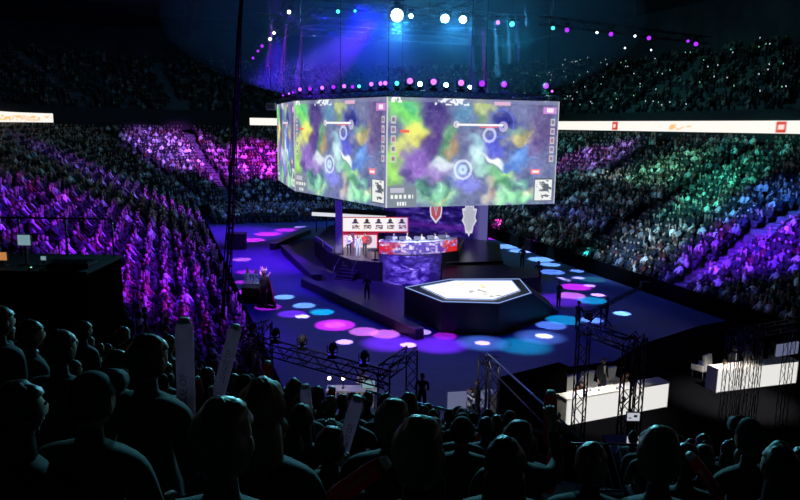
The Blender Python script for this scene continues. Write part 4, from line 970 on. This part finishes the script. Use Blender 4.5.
# handrails of the near stand
def handrail(pts, label, m_='rail_teal', posts=()):
    t = thing('handrail', label, 'handrail'); mb = MB(); mb.tube(pts, .03, m_, 8); mb.build('rail', t)
    for i, (q, zb) in enumerate(posts): mb = MB(); mb.tube([q, (q[0], q[1], zb)], .022, 'steel_dark', 6); mb.build('post', t)
    if len(posts) > 1: mb = MB(); mb.tube([Vector(p)-Vector((0, 0, .45)) for p in pts], .018, 'steel_dark', 6); mb.build('lower_rail', t)
mat('rail_teal', (.25, .55, .55), .35, .3)
r0, r1 = P(487, 353, 23.5), P(602, 458, 11.6)
handrail([r0, r1], 'long sloping steel handrail running down past the black partition', posts=[(r1, tread(r1.x, r1.y)), (r0.lerp(r1, .55), 0), (r0, 0)])
r0, r1 = P(366, 391, 12.9), P(562, 437, 11.5)
handrail([r0, r0.lerp(r1, .5), r1], 'teal-lit horizontal guard rail across the front of the near stand', posts=[(r0.lerp(r1, u), tread(r0.lerp(r1, u).x, r0.lerp(r1, u).y)) for u in (0, .25, .5, .75, 1)])
cr = thing('camera_riser', 'black draped riser carrying two small glowing monitors below the emblem desk', 'riser', (P(641, 436, 16).x, 16.0, 0)); zt = P(641, 446, 16).z
mb = MB(); mb.box((0, 0, zt/2), (1.5, 1.0, zt), 'drape'); mb.build('draped_body', cr); mb = MB(); mb.box((0, 0, zt+.02), (1.56, 1.06, .04), 'black'); mb.build('top', cr)
for px, dz, lb, mm in ((636, .55, 'upper tilted pale monitor over the black riser below the emblem desk', 'screen_pale'), (650, .10, 'lower blue-white monitor on the black riser below the emblem desk', 'screen_blue'), (633, .08, 'small round-cornered white monitor at the left of the black riser', 'screen_pale')):
    q = P(px, 436, 15.8); t = thing('monitor', lb, 'monitor', (q.x, 15.8 if dz < .3 else 16.1, zt+.04))
    mb = MB(); mb.box((0, 0, dz+.13), (.34, .05, .24), 'grey_plastic'); mb.tube([(0, .02, 0), (0, .02, dz+.1)], .02, 'steel_dark', 6); mb.box((0, 0, .01), (.24, .2, .02), 'steel_dark'); mb.build('casing', t)
    mb = MB(); mb.box((0, -.03, dz+.13), (.30, .006, .20), mm); mb.box((.05, -.034, dz+.15), (.08, .004, .06), 'grey_plastic'); mb.box((-.08, -.034, dz+.10), (.06, .004, .03), 'grey_plastic'); mb.build('display', t)
sb = thing('slatted_barrier', 'short barrier of slanted pale bars in front of the emblem desk', 'barrier', (P(606, 470, 11).x, 11.0, tread(P(606, 470, 11).x, 11.0)))
mb = MB()
for k in range(7): x = -.42+k*.14; mb.tube([(x+.16, .0, .05), (x-.10, .0, .85)], .014, 'trim_white', 6)
mb.build('slat', sb); mb = MB(); mb.tube([(-.62, 0, .88), (.5, 0, .88)], .022, 'steel_dark', 6); mb.build('top_rail', sb); mb = MB(); mb.tube([(-.4, 0, .04), (.66, 0, .04)], .022, 'steel_dark', 6); mb.build('bottom_rail', sb)
# hanging cable left
a, b_ = P(241, -6, 34), P(224, 318, 30); mb = MB()
for k, (dx, r) in enumerate(((0, .06), (.06, .035), (-.05, .03), (.09, .02))): mb.tube([a.lerp(b_, i/14)+Vector((dx*(1+i*.12)+.03*math.sin(i*1.3+k), .03*k, 0)) for i in range(15)], r, 'drape', 6)
for i in range(26): q = a.lerp(b_, i/26); mb.box(q+Vector((.05*(1+i*.06), 0, 0)), (.10+.004*i, .06, .08), 'drape')
mb.tube([a, (a.x-.6, a.y+.5, 26.9)], .05, 'drape', 6)
mb.build('hanging_cable_bundle', label='tall dark cable bundle hanging from the roof in front of the purple stand', cat='cable')
# ------------------------------------------------------------------ control booth at left
X0, X1 = -17.5, P(120, 258, 16.4).x; BZ = P(119, 258, 16.4).z
bt = thing('control_booth', 'big black boxy control booth blocking the stand at lower left', 'control booth', ((X0+X1)/2, 14.6, 0))
bh = BZ; mb = MB(); mb.box((0, .9, bh/2), (X1-X0, 1.9, bh), 'drape'); mb.build('riser', bt)
mb = MB(); mb.box((0, .9, bh+.03), (X1-X0+.1, 2.0, .06), 'black'); mb.build('counter', bt)
mb = MB(); 
for i in range(8): mb.tube([((X1-X0)/2-.1-i*1.1, 1.7, bh+.05), ((X1-X0)/2-.1-i*1.1, 1.7, bh+.95)], .02, 'steel_dark', 6)
mb.tube([((X1-X0)/2-.1, 1.7, bh+.95), (-(X1-X0)/2, 1.7, bh+.95)], .022, 'steel_dark', 6); mb.build('railing', bt)
def desk_monitor(px, Y, scr, w_, h_, label, u=0.0):
    q = P(px, 258, Y); t = thing('monitor', label, 'monitor', (q.x, Y, BZ+.06)); mb = MB(); mb.box((0, 0, .12+u+h_/2), (w_, .05, h_), 'grey_plastic'); mb.box((0, .02, .06+u/2), (.05, .04, .13+u), 'grey_plastic'); mb.box((0, 0, .01), (.26, .18, .02), 'grey_plastic'); mb.build('casing', t)
    mb = MB(); mb.box((0, -.03, .12+u+h_/2), (w_*.92, .006, h_*.88), scr); mb.build('display', t)
desk_monitor(26, 15.2, 'monitor', .30, .26, 'pale blue glowing monitor on top of the black control booth', .30)
desk_monitor(2, 15.0, 'monitor_amber', .26, .2, 'amber glowing monitor at the left end of the black control booth')
desk_monitor(44, 15.1, 'monitor', .12, .10, 'small dim display on the booth counter right of the pale blue monitor')
q = P(25.5, 262, 14.5); mb = MB(); mb.ball((0, 0, .02), .022, 'green_dot', 8, 6); mb.box((0, 0, .0), (.10, .08, .03), 'black'); mb.build('indicator_light', loc=(q.x, 14.7, BZ+.075), label='tiny green indicator light on the booth counter', cat='light')
mb = MB(); mb.box((0, 0, .05), (.9, .5, .10), 'steel_dark'); mb.box((0, -.1, .11), (.8, .2, .02), 'grey_plastic', mx=Matrix.Rotation(.2, 3, 'X')); mb.build('mixing_console', loc=(P(70, 258, 15).x, 15.1, BZ+.06), label='flat dark mixing console on the booth counter', cat='mixing console')
# ------------------------------------------------------------------ near spectators
occ = []
def near(key, px, ytop, Y, label, heading=0.0, group=None, top=1.33, k=1.0, fair=False):
    q = P(px, ytop, Y); z0 = tread(q.x, Y); sc = max(.86, min(1.16, (q.z-z0)/top))
    occ.append((q.x, Y)); return person(key, (q.x, Y-.03, z0), heading+ND*.5, label, group, k*min(1.05, max(.95, sc)), zs=sc, fair=fair)
near('stand', -3, 306, 4.6, 'standing spectator cut by the left picture edge with a pale lit cheek', -.3, top=1.75)
near('stand', 28, 320, 5.2, 'standing spectator with short hair looking right, second from the left edge', -.5, top=1.75)
near('stand', 58, 330, 3.9, 'tall standing spectator with dark bushy hair in front of the control booth', -.2, top=1.75)
near('seat_long', 14, 430, 2.3, 'long-haired spectator in dark clothes right at the lower left corner', -.4, top=1.2)
near('seat_short', 114, 350, 5.2, 'spectator with a short crop seen beside the bushy-haired head', -.2)
near('seat_bun', 130, 338, 6.2, 'spectator with a hair bun further down near the purple stand', -.4)
near('stand', 146, 360, 2.9, 'large spectator with a curly head and hooded top left of the upright white stick', -.25, top=1.62)
near('seat_cap', 92, 440, 2.4, 'hunched spectator in a hood at lower left', -.1, top=1.2)
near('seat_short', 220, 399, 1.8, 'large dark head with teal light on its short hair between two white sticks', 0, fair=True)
near('seat_long', 259, 380, 2.65, 'long-haired spectator just right of the teal-lit large head', -.1)
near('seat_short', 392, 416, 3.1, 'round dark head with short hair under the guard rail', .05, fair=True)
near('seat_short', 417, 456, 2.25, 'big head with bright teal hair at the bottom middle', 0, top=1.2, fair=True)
near('seat_long', 505, 440, 2.7, 'wide dark long-haired head at the bottom right of the middle', .1)
near('seat_cap', 462, 424, 4.6, 'smaller capped head between the teal head and the wide dark head', .1)
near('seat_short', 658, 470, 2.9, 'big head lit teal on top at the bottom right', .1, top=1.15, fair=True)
near('seat_bun', 590, 466, 3.3, 'dark head with a hair bun left of the teal-topped bottom right head', 0, top=1.2)
near('seat_short', 703, 470, 6.0, 'small blue-lit head near the bottom right', .2, top=1.1)
near('seat_cap', 748, 455, 4.6, 'capped head with a white highlight near the bottom right corner', .3, top=1.1)
near('clap', 330, 440, 3.6, 'spectator with raised forearms between two leaning sticks', .1)
near('seat_long', 300, 405, 4.6, 'long-haired spectator behind the middle white stick', 0)
near('seat_short', 432, 418, 5.2, 'short-haired head right of the round dark head', 0)
near('seat_long', 780, 470, 3.2, 'long-haired spectator at the bottom right corner', .3, top=1.2)
def stick(pt, pb_, Y, r, label, text=True, red=False, holder=None, hl=None, bend=0.0):
    a, b_ = P(*pb_, Y), P(*pt, Y+bend); d = b_-a; L = d.length; t = thing('inflatable_stick', label, 'cheering stick', a)
    t.rotation_mode = 'QUATERNION'; t.rotation_quaternion = Vector((0, 0, 1)).rotation_difference(d)
    mb = MB(); prof = [(.004, 0), (r*.55, .012), (r*.9, .04), (r, .09), (r*1.02, L*.5), (r, L-.07), (r*.85, L-.02), (r*.6, L-.004)]
    mb.lathe(prof, (0, 0, 0), 'stick_red' if red else 'stick', 20); mb.build('tube', t)
    mb = MB(); mb.lathe([(r*.62, L-.006), (r*.80, L-.018), (r*.6, L+.012), (r*.25, L+.014)], (0, 0, 0), 'white', 16); mb.build('end_seal', t)
    if red:
        mb = MB()
        for k in range(3):
            a0 = k*2*PI/3; n_ = 5
            vs = [((r*1.03)*math.cos(a0+.5*i/n_), (r*1.03)*math.sin(a0+.5*i/n_), z) for z in (.08, L-.08) for i in range(n_+1)]
            mb.add(vs, [(i, i+1, n_+2+i, n_+1+i) for i in range(n_)], 'stick', True)
        mb.build('stripe', t)
    if text:
        cu = bpy.data.curves.new('lt', 'FONT'); cu.body = 'LEAGUE OF'; cu.size = .062; cu.resolution_u = 2; ob = bpy.data.objects.new('lt', cu); COL.objects.link(ob)
        dg = bpy.context.evaluated_depsgraph_get(); dg.update(); m_ = bpy.data.meshes.new_from_object(ob.evaluated_get(dg)); bpy.data.objects.remove(ob)
        w_ = max(v.co.x for v in m_.vertices); s_ = min(1, L*.40/w_)
        for v in m_.vertices:
            z = L*.34+v.co.x*s_; th = -PI/2+(.022-v.co.y*s_)/r; v.co = (r*1.035*math.cos(th+0), r*1.035*math.sin(th), z)
            v.co.x = -v.co.x if False else v.co.x
        m_.materials.clear(); m_.materials.append(MAT['ink']); link('lettering', m_, t)
    if holder:
        sc = 1.0; hand_l = Vector((.245, .285, 1.28 if 'stand' not in holder else 1.78)); z0 = tread(a.x-.24, Y-.28); zs = max(.85, min(1.2, (a.z+.06-z0)/hand_l.z))
        person(holder, (a.x-hand_l.x, Y-hand_l.y, z0), 0, hl, None, 1.0, zs=zs); occ.append((a.x-.24, Y-.28))
    return t
stick((184, 320), (188, 468), 4.2, .056, 'tall upright white inflatable stick lettered in black, standing against the purple stand', holder='seat_up', hl='spectator holding up the tall upright white stick')
stick((236, 326), (215, 408), 5.2, .052, 'white inflatable stick leaning right just right of the tall upright one', holder='seat_up', hl='spectator holding the white stick that leans right')
stick((305, 386), (311, 462), 5.7, .05, 'dim mauve inflatable stick upright in the lower middle', holder='seat_up_long', hl='long-haired spectator holding the dim mauve stick')
stick((358, 398), (332, 486), 4.6, .048, 'dim mauve inflatable stick leaning right below the guard rail', holder='seat_up', hl='spectator holding the leaning mauve stick below the guard rail')
stick((386, 462), (322, 506), 2.7, .042, 'red and white striped stick lying aslant at the bottom, left of the teal-haired head', text=False, red=True)
stick((487, 424), (470, 458), 7.6, .045, 'short reddish stick leaning right in front of the interview corner', text=False, red=True)
stick((551, 392), (549, 446), 6.2, .06, 'dim red stick upright before the black partition', text=False, red=True, holder='seat_up', hl='spectator holding the dim red stick before the black partition')
stick((556, 448), (548, 494), 4.0, .045, 'red and white striped stick upright at the bottom right of the middle', text=False, red=True, holder='seat_up', hl='spectator holding the red and white striped stick')
stick((196, 378), (200, 402), 6.6, .05, 'small red stick just right of the tall upright white one', text=False, red=True)
stick((333, 388), (326, 412), 8.2, .05, 'small red stick in the lower crowd beside the production table', text=False, red=True)
stick((268, 362), (262, 392), 7.4, .05, 'pale red-edged stick under the long lighting truss', text=False, red=True)
stick((690, 455), (722, 500), 3.7, .035, 'dim red stick leaning left at the bottom right', text=False, red=True)
cnt = 0
for k in range(3, NEAR_K1):
    for j in range(-26, 34):
        q = DIRN*(k*ROWN)+side*(j*.56+random.uniform(-.08, .08)); X, Y = q.x, q.y
        if Y < 1.5: continue
        z = tread(X, Y); pr = project((X, Y, z+1.33))
        if pr is None or not (-25 < pr[0] < 825) or pr[1] > 515: continue
        px = pr[0]
        lim = 384 if px < 330 else 384+(px-330)*.24 if px < 560 else 440
        if pr[1] < lim-13 and px > 200: continue
        if any(abs(X-ox) < (.46 if Y > 3.2 else .9) and abs(Y-oy) < .62 for ox, oy in occ): continue
        if Y < 3.4: continue
        dens = .86 if px < 560 else (.6 if Y < 7 else .4)
        if random.random() > dens: continue
        key = random.choice(['seat_short', 'seat_short', 'seat_long', 'seat_cap', 'seat_bun', 'clap'])
        if px < 190 and random.random() < .35: key = 'stand'
        hn = {'seat_short': 'short-haired', 'seat_long': 'long-haired', 'seat_cap': 'capped', 'seat_bun': 'bun-haired', 'clap': 'clapping', 'stand': 'standing'}[key]
        zone = 'below the control booth' if px < 200 else 'in the dark rows left of the guard rail' if px < 370 else 'in the dark rows behind the guard rail' if px < 560 else 'in the dark rows below the white desks'
        person(key, (X, Y, z), ND+random.uniform(-.25, .25), f'{hn} spectator seen from behind {zone}', f'{hn} spectators {zone}', random.uniform(.93, 1.05)); cnt += 1
print('near spectators', cnt, 'far individuals', len(IND), 'low', len(low), 'up', len(up_))
# ------------------------------------------------------------------ roof rig
ZR = 22.0
def rig(pa, pb_, label, w_=.7, z=ZR+.55):
    a, b_ = G(*pa, z-.55), G(*pb_, z-.55); mb = MB(); a.z = b_.z = z; d = (b_-a).normalized(); mb.truss(a-d*1.5, b_+d*1.5, w_, 'steel_dark', .05, 1.1)
    for q in (a, a.lerp(b_, .5), b_): mb.tube([q, (q.x, q.y, 27)], .03, 'steel_dark', 4)
    mb.build('roof_truss', label=label, cat='truss')
rig((289, 12), (253, 58), 'dark roof truss running away at the left with small lamps'); rig((338, 11), (512, 24), 'dark roof truss carrying the brightest cyan lamps'); rig((553, 28), (700, 45), 'dark roof truss with purple lamps at the right', .7, 20.55)
for i, (c0, a0, c1, a1_) in enumerate(((-12, 96, 48, 96), (-12, 108, 48, 108), (4, 60, 4, 118), (32, 60, 32, 118), (18, 80, 18, 118))):
    A_, B_ = W(c0, a0, 24.6), W(c1, a1_, 24.6); mb = MB(); mb.truss(A_, B_, 1.0, 'steel_dark', .06, 2.0)
    for u in (.1, .5, .9): q = A_.lerp(B_, u); mb.tube([q, (q.x, q.y, 27)], .04, 'steel_dark', 4)
    mb.build('roof_truss', label=f'dark roof truss {["crossing the far end of the roof", "crossing the roof right at the back", "running back over the left stand edge", "running back over the right stand edge", "running back along the roof middle"][i]}', cat='truss')
RZ = lambda px: 20.0 if px > 540 else ZR
RL = [(397, 15, 'lamp_cyan', 6.5), (411, 16, 'lamp_cyan', 2.2), (445, 18.5, 'lamp_blue', 4.5), (463, 19.5, 'lamp_blue', 4), (498, 22.5, 'lamp_lilac', 2.4), (512, 24, 'lamp_teal', 3), (289, 12, 'lamp_white', 2), (338, 11.5, 'lamp_teal', 2), (355, 11, 'lamp_teal', 1.4),
      (274, 33, 'lamp_white', 1.8), (270, 39, 'lamp_white', 2.2), (262, 46, 'lamp_purple', 2.4), (258, 51, 'lamp_purple', 2.2), (253, 58, 'lamp_purple', 2.2), (553, 28, 'lamp_teal', 1.8), (567, 30, 'lamp_purple', 2.2), (597, 32.5, 'lamp_white', 1.2), (611, 34, 'lamp_purple', 2.2), (635, 36, 'lamp_white', 1.2),
      (649, 38, 'lamp_purple', 2.2), (688, 41, 'lamp_purple', 1.6), (696, 44, 'lamp_purple', 2.4), (651, 50, 'lamp_white', 1.0), (625, 48, 'lamp_white', 1.0)]
for px, py, k, s_ in RL:
    ZL = RZ(px); q = G(px, py, ZL); where = 'left roof truss' if px < 300 else 'middle roof truss' if px < 540 else 'right roof truss'
    lbl = {397: 'largest brilliant cyan-white lamp hanging at the top of the picture', 411: 'small cyan lamp touching the brilliant largest lamp', 445: 'bright blue-white lamp, left one of the bright pair', 463: 'bright blue-white lamp, right one of the bright pair', 498: 'lilac roof lamp beside the bright blue-white pair', 512: 'teal roof lamp right of the lilac one', 289: 'white lamp nearest on the left roof truss'}.get(px, f'small {cname[k]} lamp hanging from the {where}')
    r = put_lamp(k, (q.x, q.y, ZL+.15), (0, 2, 10), lbl, None if px in (397, 411, 445, 463, 498, 512, 289) else f'{cname[k]} lamps on the {where}', s_*.8, hang=True)
    # the lens sits below the hanging point: lift so that it meets the line of sight
    h = [c for c in r.children if c.name.startswith('head')][0]; off = .36*s_*.8
    t_ = G(px, py, ZL); r.location = (t_.x, t_.y, t_.z+off)
q = P(271, 103, 62); mb = MB(); mb.tube([(0, 0, 0), (0, 0, 27-q.z)], .02, 'steel_dark', 4); mb.box((0, 0, -.3), (.8, .5, .6), 'blue_grey'); mb.box((0, -.27, -.3), (.6, .04, .4), 'grey_plastic'); mb.build('hanging_loudspeaker', loc=q, label='small bluish loudspeaker hanging left of the screens', cat='loudspeaker')
# ------------------------------------------------------------------ lights
def spot(name, loc, tgt, col, P0, ang, blend=.3, r=.15):
    ld = bpy.data.lights.new(name, 'SPOT'); ld.energy = P0; ld.color = col; ld.spot_size = math.radians(ang); ld.spot_blend = blend; ld.shadow_soft_size = r
    o = bpy.data.objects.new(name, ld); COL.objects.link(o); o.location = loc; d = Vector(tgt)-Vector(loc)
    o.rotation_mode = 'QUATERNION'; o.rotation_quaternion = Vector((0, 0, -1)).rotation_difference(d); return o
MG, PK, WP, CY, TE, BL, VI, WH, LB = (1, .03, .75), (1, .25, .55), (1, .62, .9), (.35, .9, 1), (.0, .75, .70), (.08, .10, 1), (.38, .05, 1), (.92, .9, 1), (.25, .6, 1)
POOL = [(335, 325, 40, MG, 1.0), (335, 325, 22, PK, .5), (364, 331.5, 30, PK, .9), (385, 334, 30, PK, .9), (344.5, 342, 17, WP, 1.5), (408, 345, 16, WP, 2.0), (302.5, 316.5, 14, WH, 1.4), (322, 312, 24, TE, .8), (304, 305.5, 22, CY, .7), (284, 297, 20, CY, .8),
        (268, 307, 26, MG, .5), (292, 314, 28, VI, .5), (390, 343, 62, VI, .55), (242, 259.5, 18, PK, .8), (252, 240, 26, MG, 1.0), (268, 234, 26, MG, 1.0), (286, 230, 22, MG, .9), (240, 292, 14, MG, .9), (300, 227, 12, WP, .8), (246, 272, 20, MG, .5), (243, 282, 16, MG, .6),
        (421, 332, 20, WP, .9), (445, 336, 24, MG, .4), (439, 345, 62, VI, .55), (482.5, 343, 15, WP, 1.8), (482, 343, 56, LB, .30), (544, 336, 17, WH, 1.8), (540, 337, 54, LB, .30), (523, 346, 62, TE, .35), (551, 325.5, 30, LB, .5), (564, 320, 36, TE, .45), (592, 320, 22, LB, .9), (622, 313.5, 17, CY, 1.5),
        (571, 295.5, 28, PK, .9), (575.5, 287, 30, MG, .9), (589.5, 285.5, 12, WP, 1.1), (598, 295, 14, WP, 1.4), (592, 300.5, 30, TE, .5), (560.5, 279.5, 22, WH, 1.0), (578.5, 278, 12, WH, 1.1), (551.5, 272, 26, LB, .7), (577, 271, 14, LB, .9), (592, 279.5, 26, (.1, .8, .3), .18),
        (550, 264.5, 20, CY, .8), (541, 259.4, 26, CY, .9), (530, 251.5, 16, VI, .9), (520, 251, 22, CY, .9), (506, 246.5, 26, CY, .9), (492, 238, 22, MG, .7), (478, 234, 20, VI, .8), (560, 300, 60, VI, .30), (590, 268, 20, TE, .4)]
KP = 135000.0
for i, (px, py, w_, c, st) in enumerate(POOL):
    q = G(px, py); D = math.hypot(q.y, 11); dia = w_/F*q.y; src = Vector((q.x*.8+(cc.x*.2), q.y*.9+cc.y*.08, 20.5)); H = (src-q).length
    spot('pool_spot', src, q, c, KP*st*(H/20)**2, math.degrees(2*math.atan(dia*.56/H)), .35 if w_ < 50 else .9, .05)
def wash(px, py, z, c, P0, ang, src, blend=1.0): q = G(px, py, z); return spot('wash_light', src, q, c, P0, ang, blend, .5)
def ws(src, dst, c, p_, ang, bl=.8): return spot('wash_light', W(*src), W(*dst), c, p_, ang, bl, .5)
def stand_at(px, py):
    """where a line of sight meets the lower terrace"""
    d = ray(px, py); Y = 12.0
    while Y < 150:
        q = Vector((d.x/d.y*Y, Y, CH+d.z/d.y*Y)); c = CA*q.x+SA*q.y; a_ = -SA*q.x+CA*q.y
        dx = max(10-c, c-25, 0); dy = max(a_-86, 0); t = math.hypot(dx, dy)-6
        if t > 0 and q.z < Z0+SLOPE*(t-.4)+.8: return q, c, a_
        Y += .25
    return q, c, a_
def wp(px, py, c, pw, ang, bl=.8, back=8):
    q, cc_, aa_ = stand_at(px, py); src = W(20 if cc_ < 17 else 8, min(aa_-back, 66), 21)
    dist = (src-q).length; return spot('wash_light', src, q, c, (1.9 if cc_ < 17 else 1.65)*pw*(dist/30)**2, ang, bl, .5)
V1, V2, V3 = (.20, .01, 1), (.36, .005, 1), (.48, .005, 1)
wp(60, 230, V1, 30000, 34); wp(150, 235, V1, 34000, 30); wp(175, 290, V1, 34000, 30); wp(110, 180, V1, 16000, 30); wp(170, 205, V2, 40000, 15); wp(205, 250, V2, 36000, 12); wp(160, 300, V3, 30000, 11); wp(50, 195, V3, 26000, 9)
wp(120, 250, V3, 24000, 9); wp(20, 225, V1, 20000, 20); wp(180, 270, V3, 26000, 8)
wp(165, 150, (.30, .12, 1), 75000, 14); wp(220, 165, (.42, .04, 1), 60000, 14); wp(262, 160, (.50, .02, 1), 90000, 14); wp(190, 140, (.42, .1, 1), 40000, 10)
wp(575, 160, (.45, .05, 1), 40000, 9); wp(610, 155, (.40, .06, 1), 30000, 9); wp(590, 190, (.70, .95, 1), 42000, 13); wp(620, 215, (.75, 1, .85), 32000, 15); wp(655, 175, (.25, 1, .60), 22000, 14); wp(640, 250, (.55, .8, 1), 22000, 15)
wp(700, 190, (.08, .9, .62), 30000, 14); wp(690, 220, (.15, .7, .75), 16000, 14); wp(735, 160, (.03, .6, .45), 14000, 16); wp(770, 205, (.05, .22, 1), 40000, 12); wp(745, 245, (.16, .01, 1), 90000, 15); wp(790, 240, (.10, .01, 1), 60000, 14); wp(700, 265, (.14, .05, 1), 26000, 13); wp(600, 260, (.05, .35, 1), 14000, 15)
ws((20, 70, 21), (58, 70, 15), (.1, .9, .4), 3000, 60, 1)
for c_, a_ in ((17, 40), (17, 75)): spot('ambient_fill', W(c_, a_, 24), W(c_, a_+5, 0), (.01, .015, 1), 9000, 105, 1, .6)  # unseen blue fill, added as ambient over the whole bowl
ws((10, 54, 20), (8.5, 57, 0), (.16, .01, 1), 60000, 42, 1)
spot('wash_light', W(17, 62, 21.5), W(17, 45, 0), (.03, .01, 1), 36000, 90, 1, .6); spot('wash_light', W(10, 40, 21.5), W(10, 36, 0), (.03, .015, 1), 5000, 90, 1, .6); ws((12, 74, 20), (6, 72, 0), (.18, .01, 1), 50000, 40, 1); ws((20, 40, 20), (27, 55, 0), (.08, .02, 1), 30000, 50, 1)
for q, pw, c in ((G(397, 15, ZR), 34000, (.18, .8, 1)), (G(455, 19, ZR), 24000, (.16, .7, 1)), (G(512, 24, ZR), 9000, (.1, .9, .9))):
    spot('backlight', q+Vector((0, -.8, -1.6)), (0, 5, 8.6), c, pw, 20, 1, .4)
# hosts, desks
spot('desk_light', Vector((6.3, 23.4, 5.6)), G(603, 392, 1.3), (1, .93, .82), 2200, 46, .8, .3)
spot('desk_light', Vector((14.5, 25.6, 6)), G(746, 375, 1.3), (1, .92, .78), 7000, 50, .8, .3)
spot('desk_light', Vector((1.5, 20, 8)), G(485, 418, .6), (.9, .9, 1), 1300, 26, .6, .3); spot('desk_light', Vector((-3.5, 20, 7)), G(350, 405, .6), (1, .9, .8), 700, 26, .6, .3)
spot('host_fill', Vector((-1.0, 45.2, 5.5)), G(359, 250, 2), (1, .88, .92), 4200, 27, .6, .2)  # spot added under the cube, without a fixture, to brighten the hosts
spot('stage_fill', Vector((-11, 40, 10)), G(345, 266, .5), (.10, .03, 1), 16000, 62, 1, .5); spot('stage_fill', W(17, 44, 20), G(440, 240, 2), (.35, .2, 1), 40000, 50, 1, .5)  # unseen blue-violet spots added to tint the stage
spot('player_fill', Vector((2, 44.6, 5.6)), G(418, 236, 3.4), (.6, .65, 1), 2600, 70, 1, .2)  # unseen spot added at the cube corner to brighten the players
spot('figure_fill', Vector((-7, 31, 12)), G(253, 294)+Vector((0, 0, 1.5)), (.5, .65, 1), 3500, 10, .6, .2); spot('figure_fill', Vector((-5, 31, 10)), G(265, 307)+Vector((-.3, 0, 2.1)), (.65, .75, 1), 7000, 7, .6, .2)  # unseen spots added to lift the table people and the headdress
# haze hanging round the roof lamps
bm_ = MB(); hc_ = W(25, 74, 21.5); bm_.ball((0, 0, 0), (25, 24, 8.5), 'black', 40, 24); o = bm_.build('haze', loc=hc_, label='bluish stage haze hanging round the roof lamps above the screens', cat='haze', kind='stuff')
m = bpy.data.materials.new('haze'); m.use_nodes = True; n = m.node_tree.nodes; n.clear(); out = n.new('ShaderNodeOutputMaterial'); v = n.new('ShaderNodeVolumeScatter'); v.inputs['Density'].default_value = .009; v.inputs['Anisotropy'].default_value = .2
v.inputs['Color'].default_value = (.25, .5, 1, 1); m.node_tree.links.new(v.outputs[0], out.inputs['Volume']); o.data.materials.clear(); o.data.materials.append(m)
for px, py, c, pw in ((397, 15, (.15, .8, 1), 2600), (452, 18, (.10, .7, 1), 1900), (512, 24, (.03, .7, .8), 400)):
    q = G(px, py, ZR); ld = bpy.data.lights.new('lamp_glow', 'POINT'); ld.energy = pw; ld.color = c; ld.shadow_soft_size = .4; o = bpy.data.objects.new('lamp_glow', ld); COL.objects.link(o); o.location = q+Vector((0, -.6, -1.0))
spot('haze_fill', W(20, 62, 13.5), W(14, 74, 26), (.02, .08, 1), 9000, 100, 1, .5)  # wide upward spot with no fixture, added to turn the haze blue
# world
w = bpy.data.worlds.new('world'); S.world = w; w.use_nodes = True; w.node_tree.nodes['Background'].inputs[0].default_value = (.01, .02, .06, 1); w.node_tree.nodes['Background'].inputs[1].default_value = .0
S.view_settings.view_transform = 'Standard'; S.view_settings.look = 'None'; S.view_settings.gamma = 1; S.view_settings.exposure = 0.0
S.cycles.use_denoising = True; S.cycles.max_bounces = 5; S.cycles.diffuse_bounces = 2; S.cycles.glossy_bounces = 2; S.cycles.volume_bounces = 0; S.cycles.sample_clamp_indirect = 4
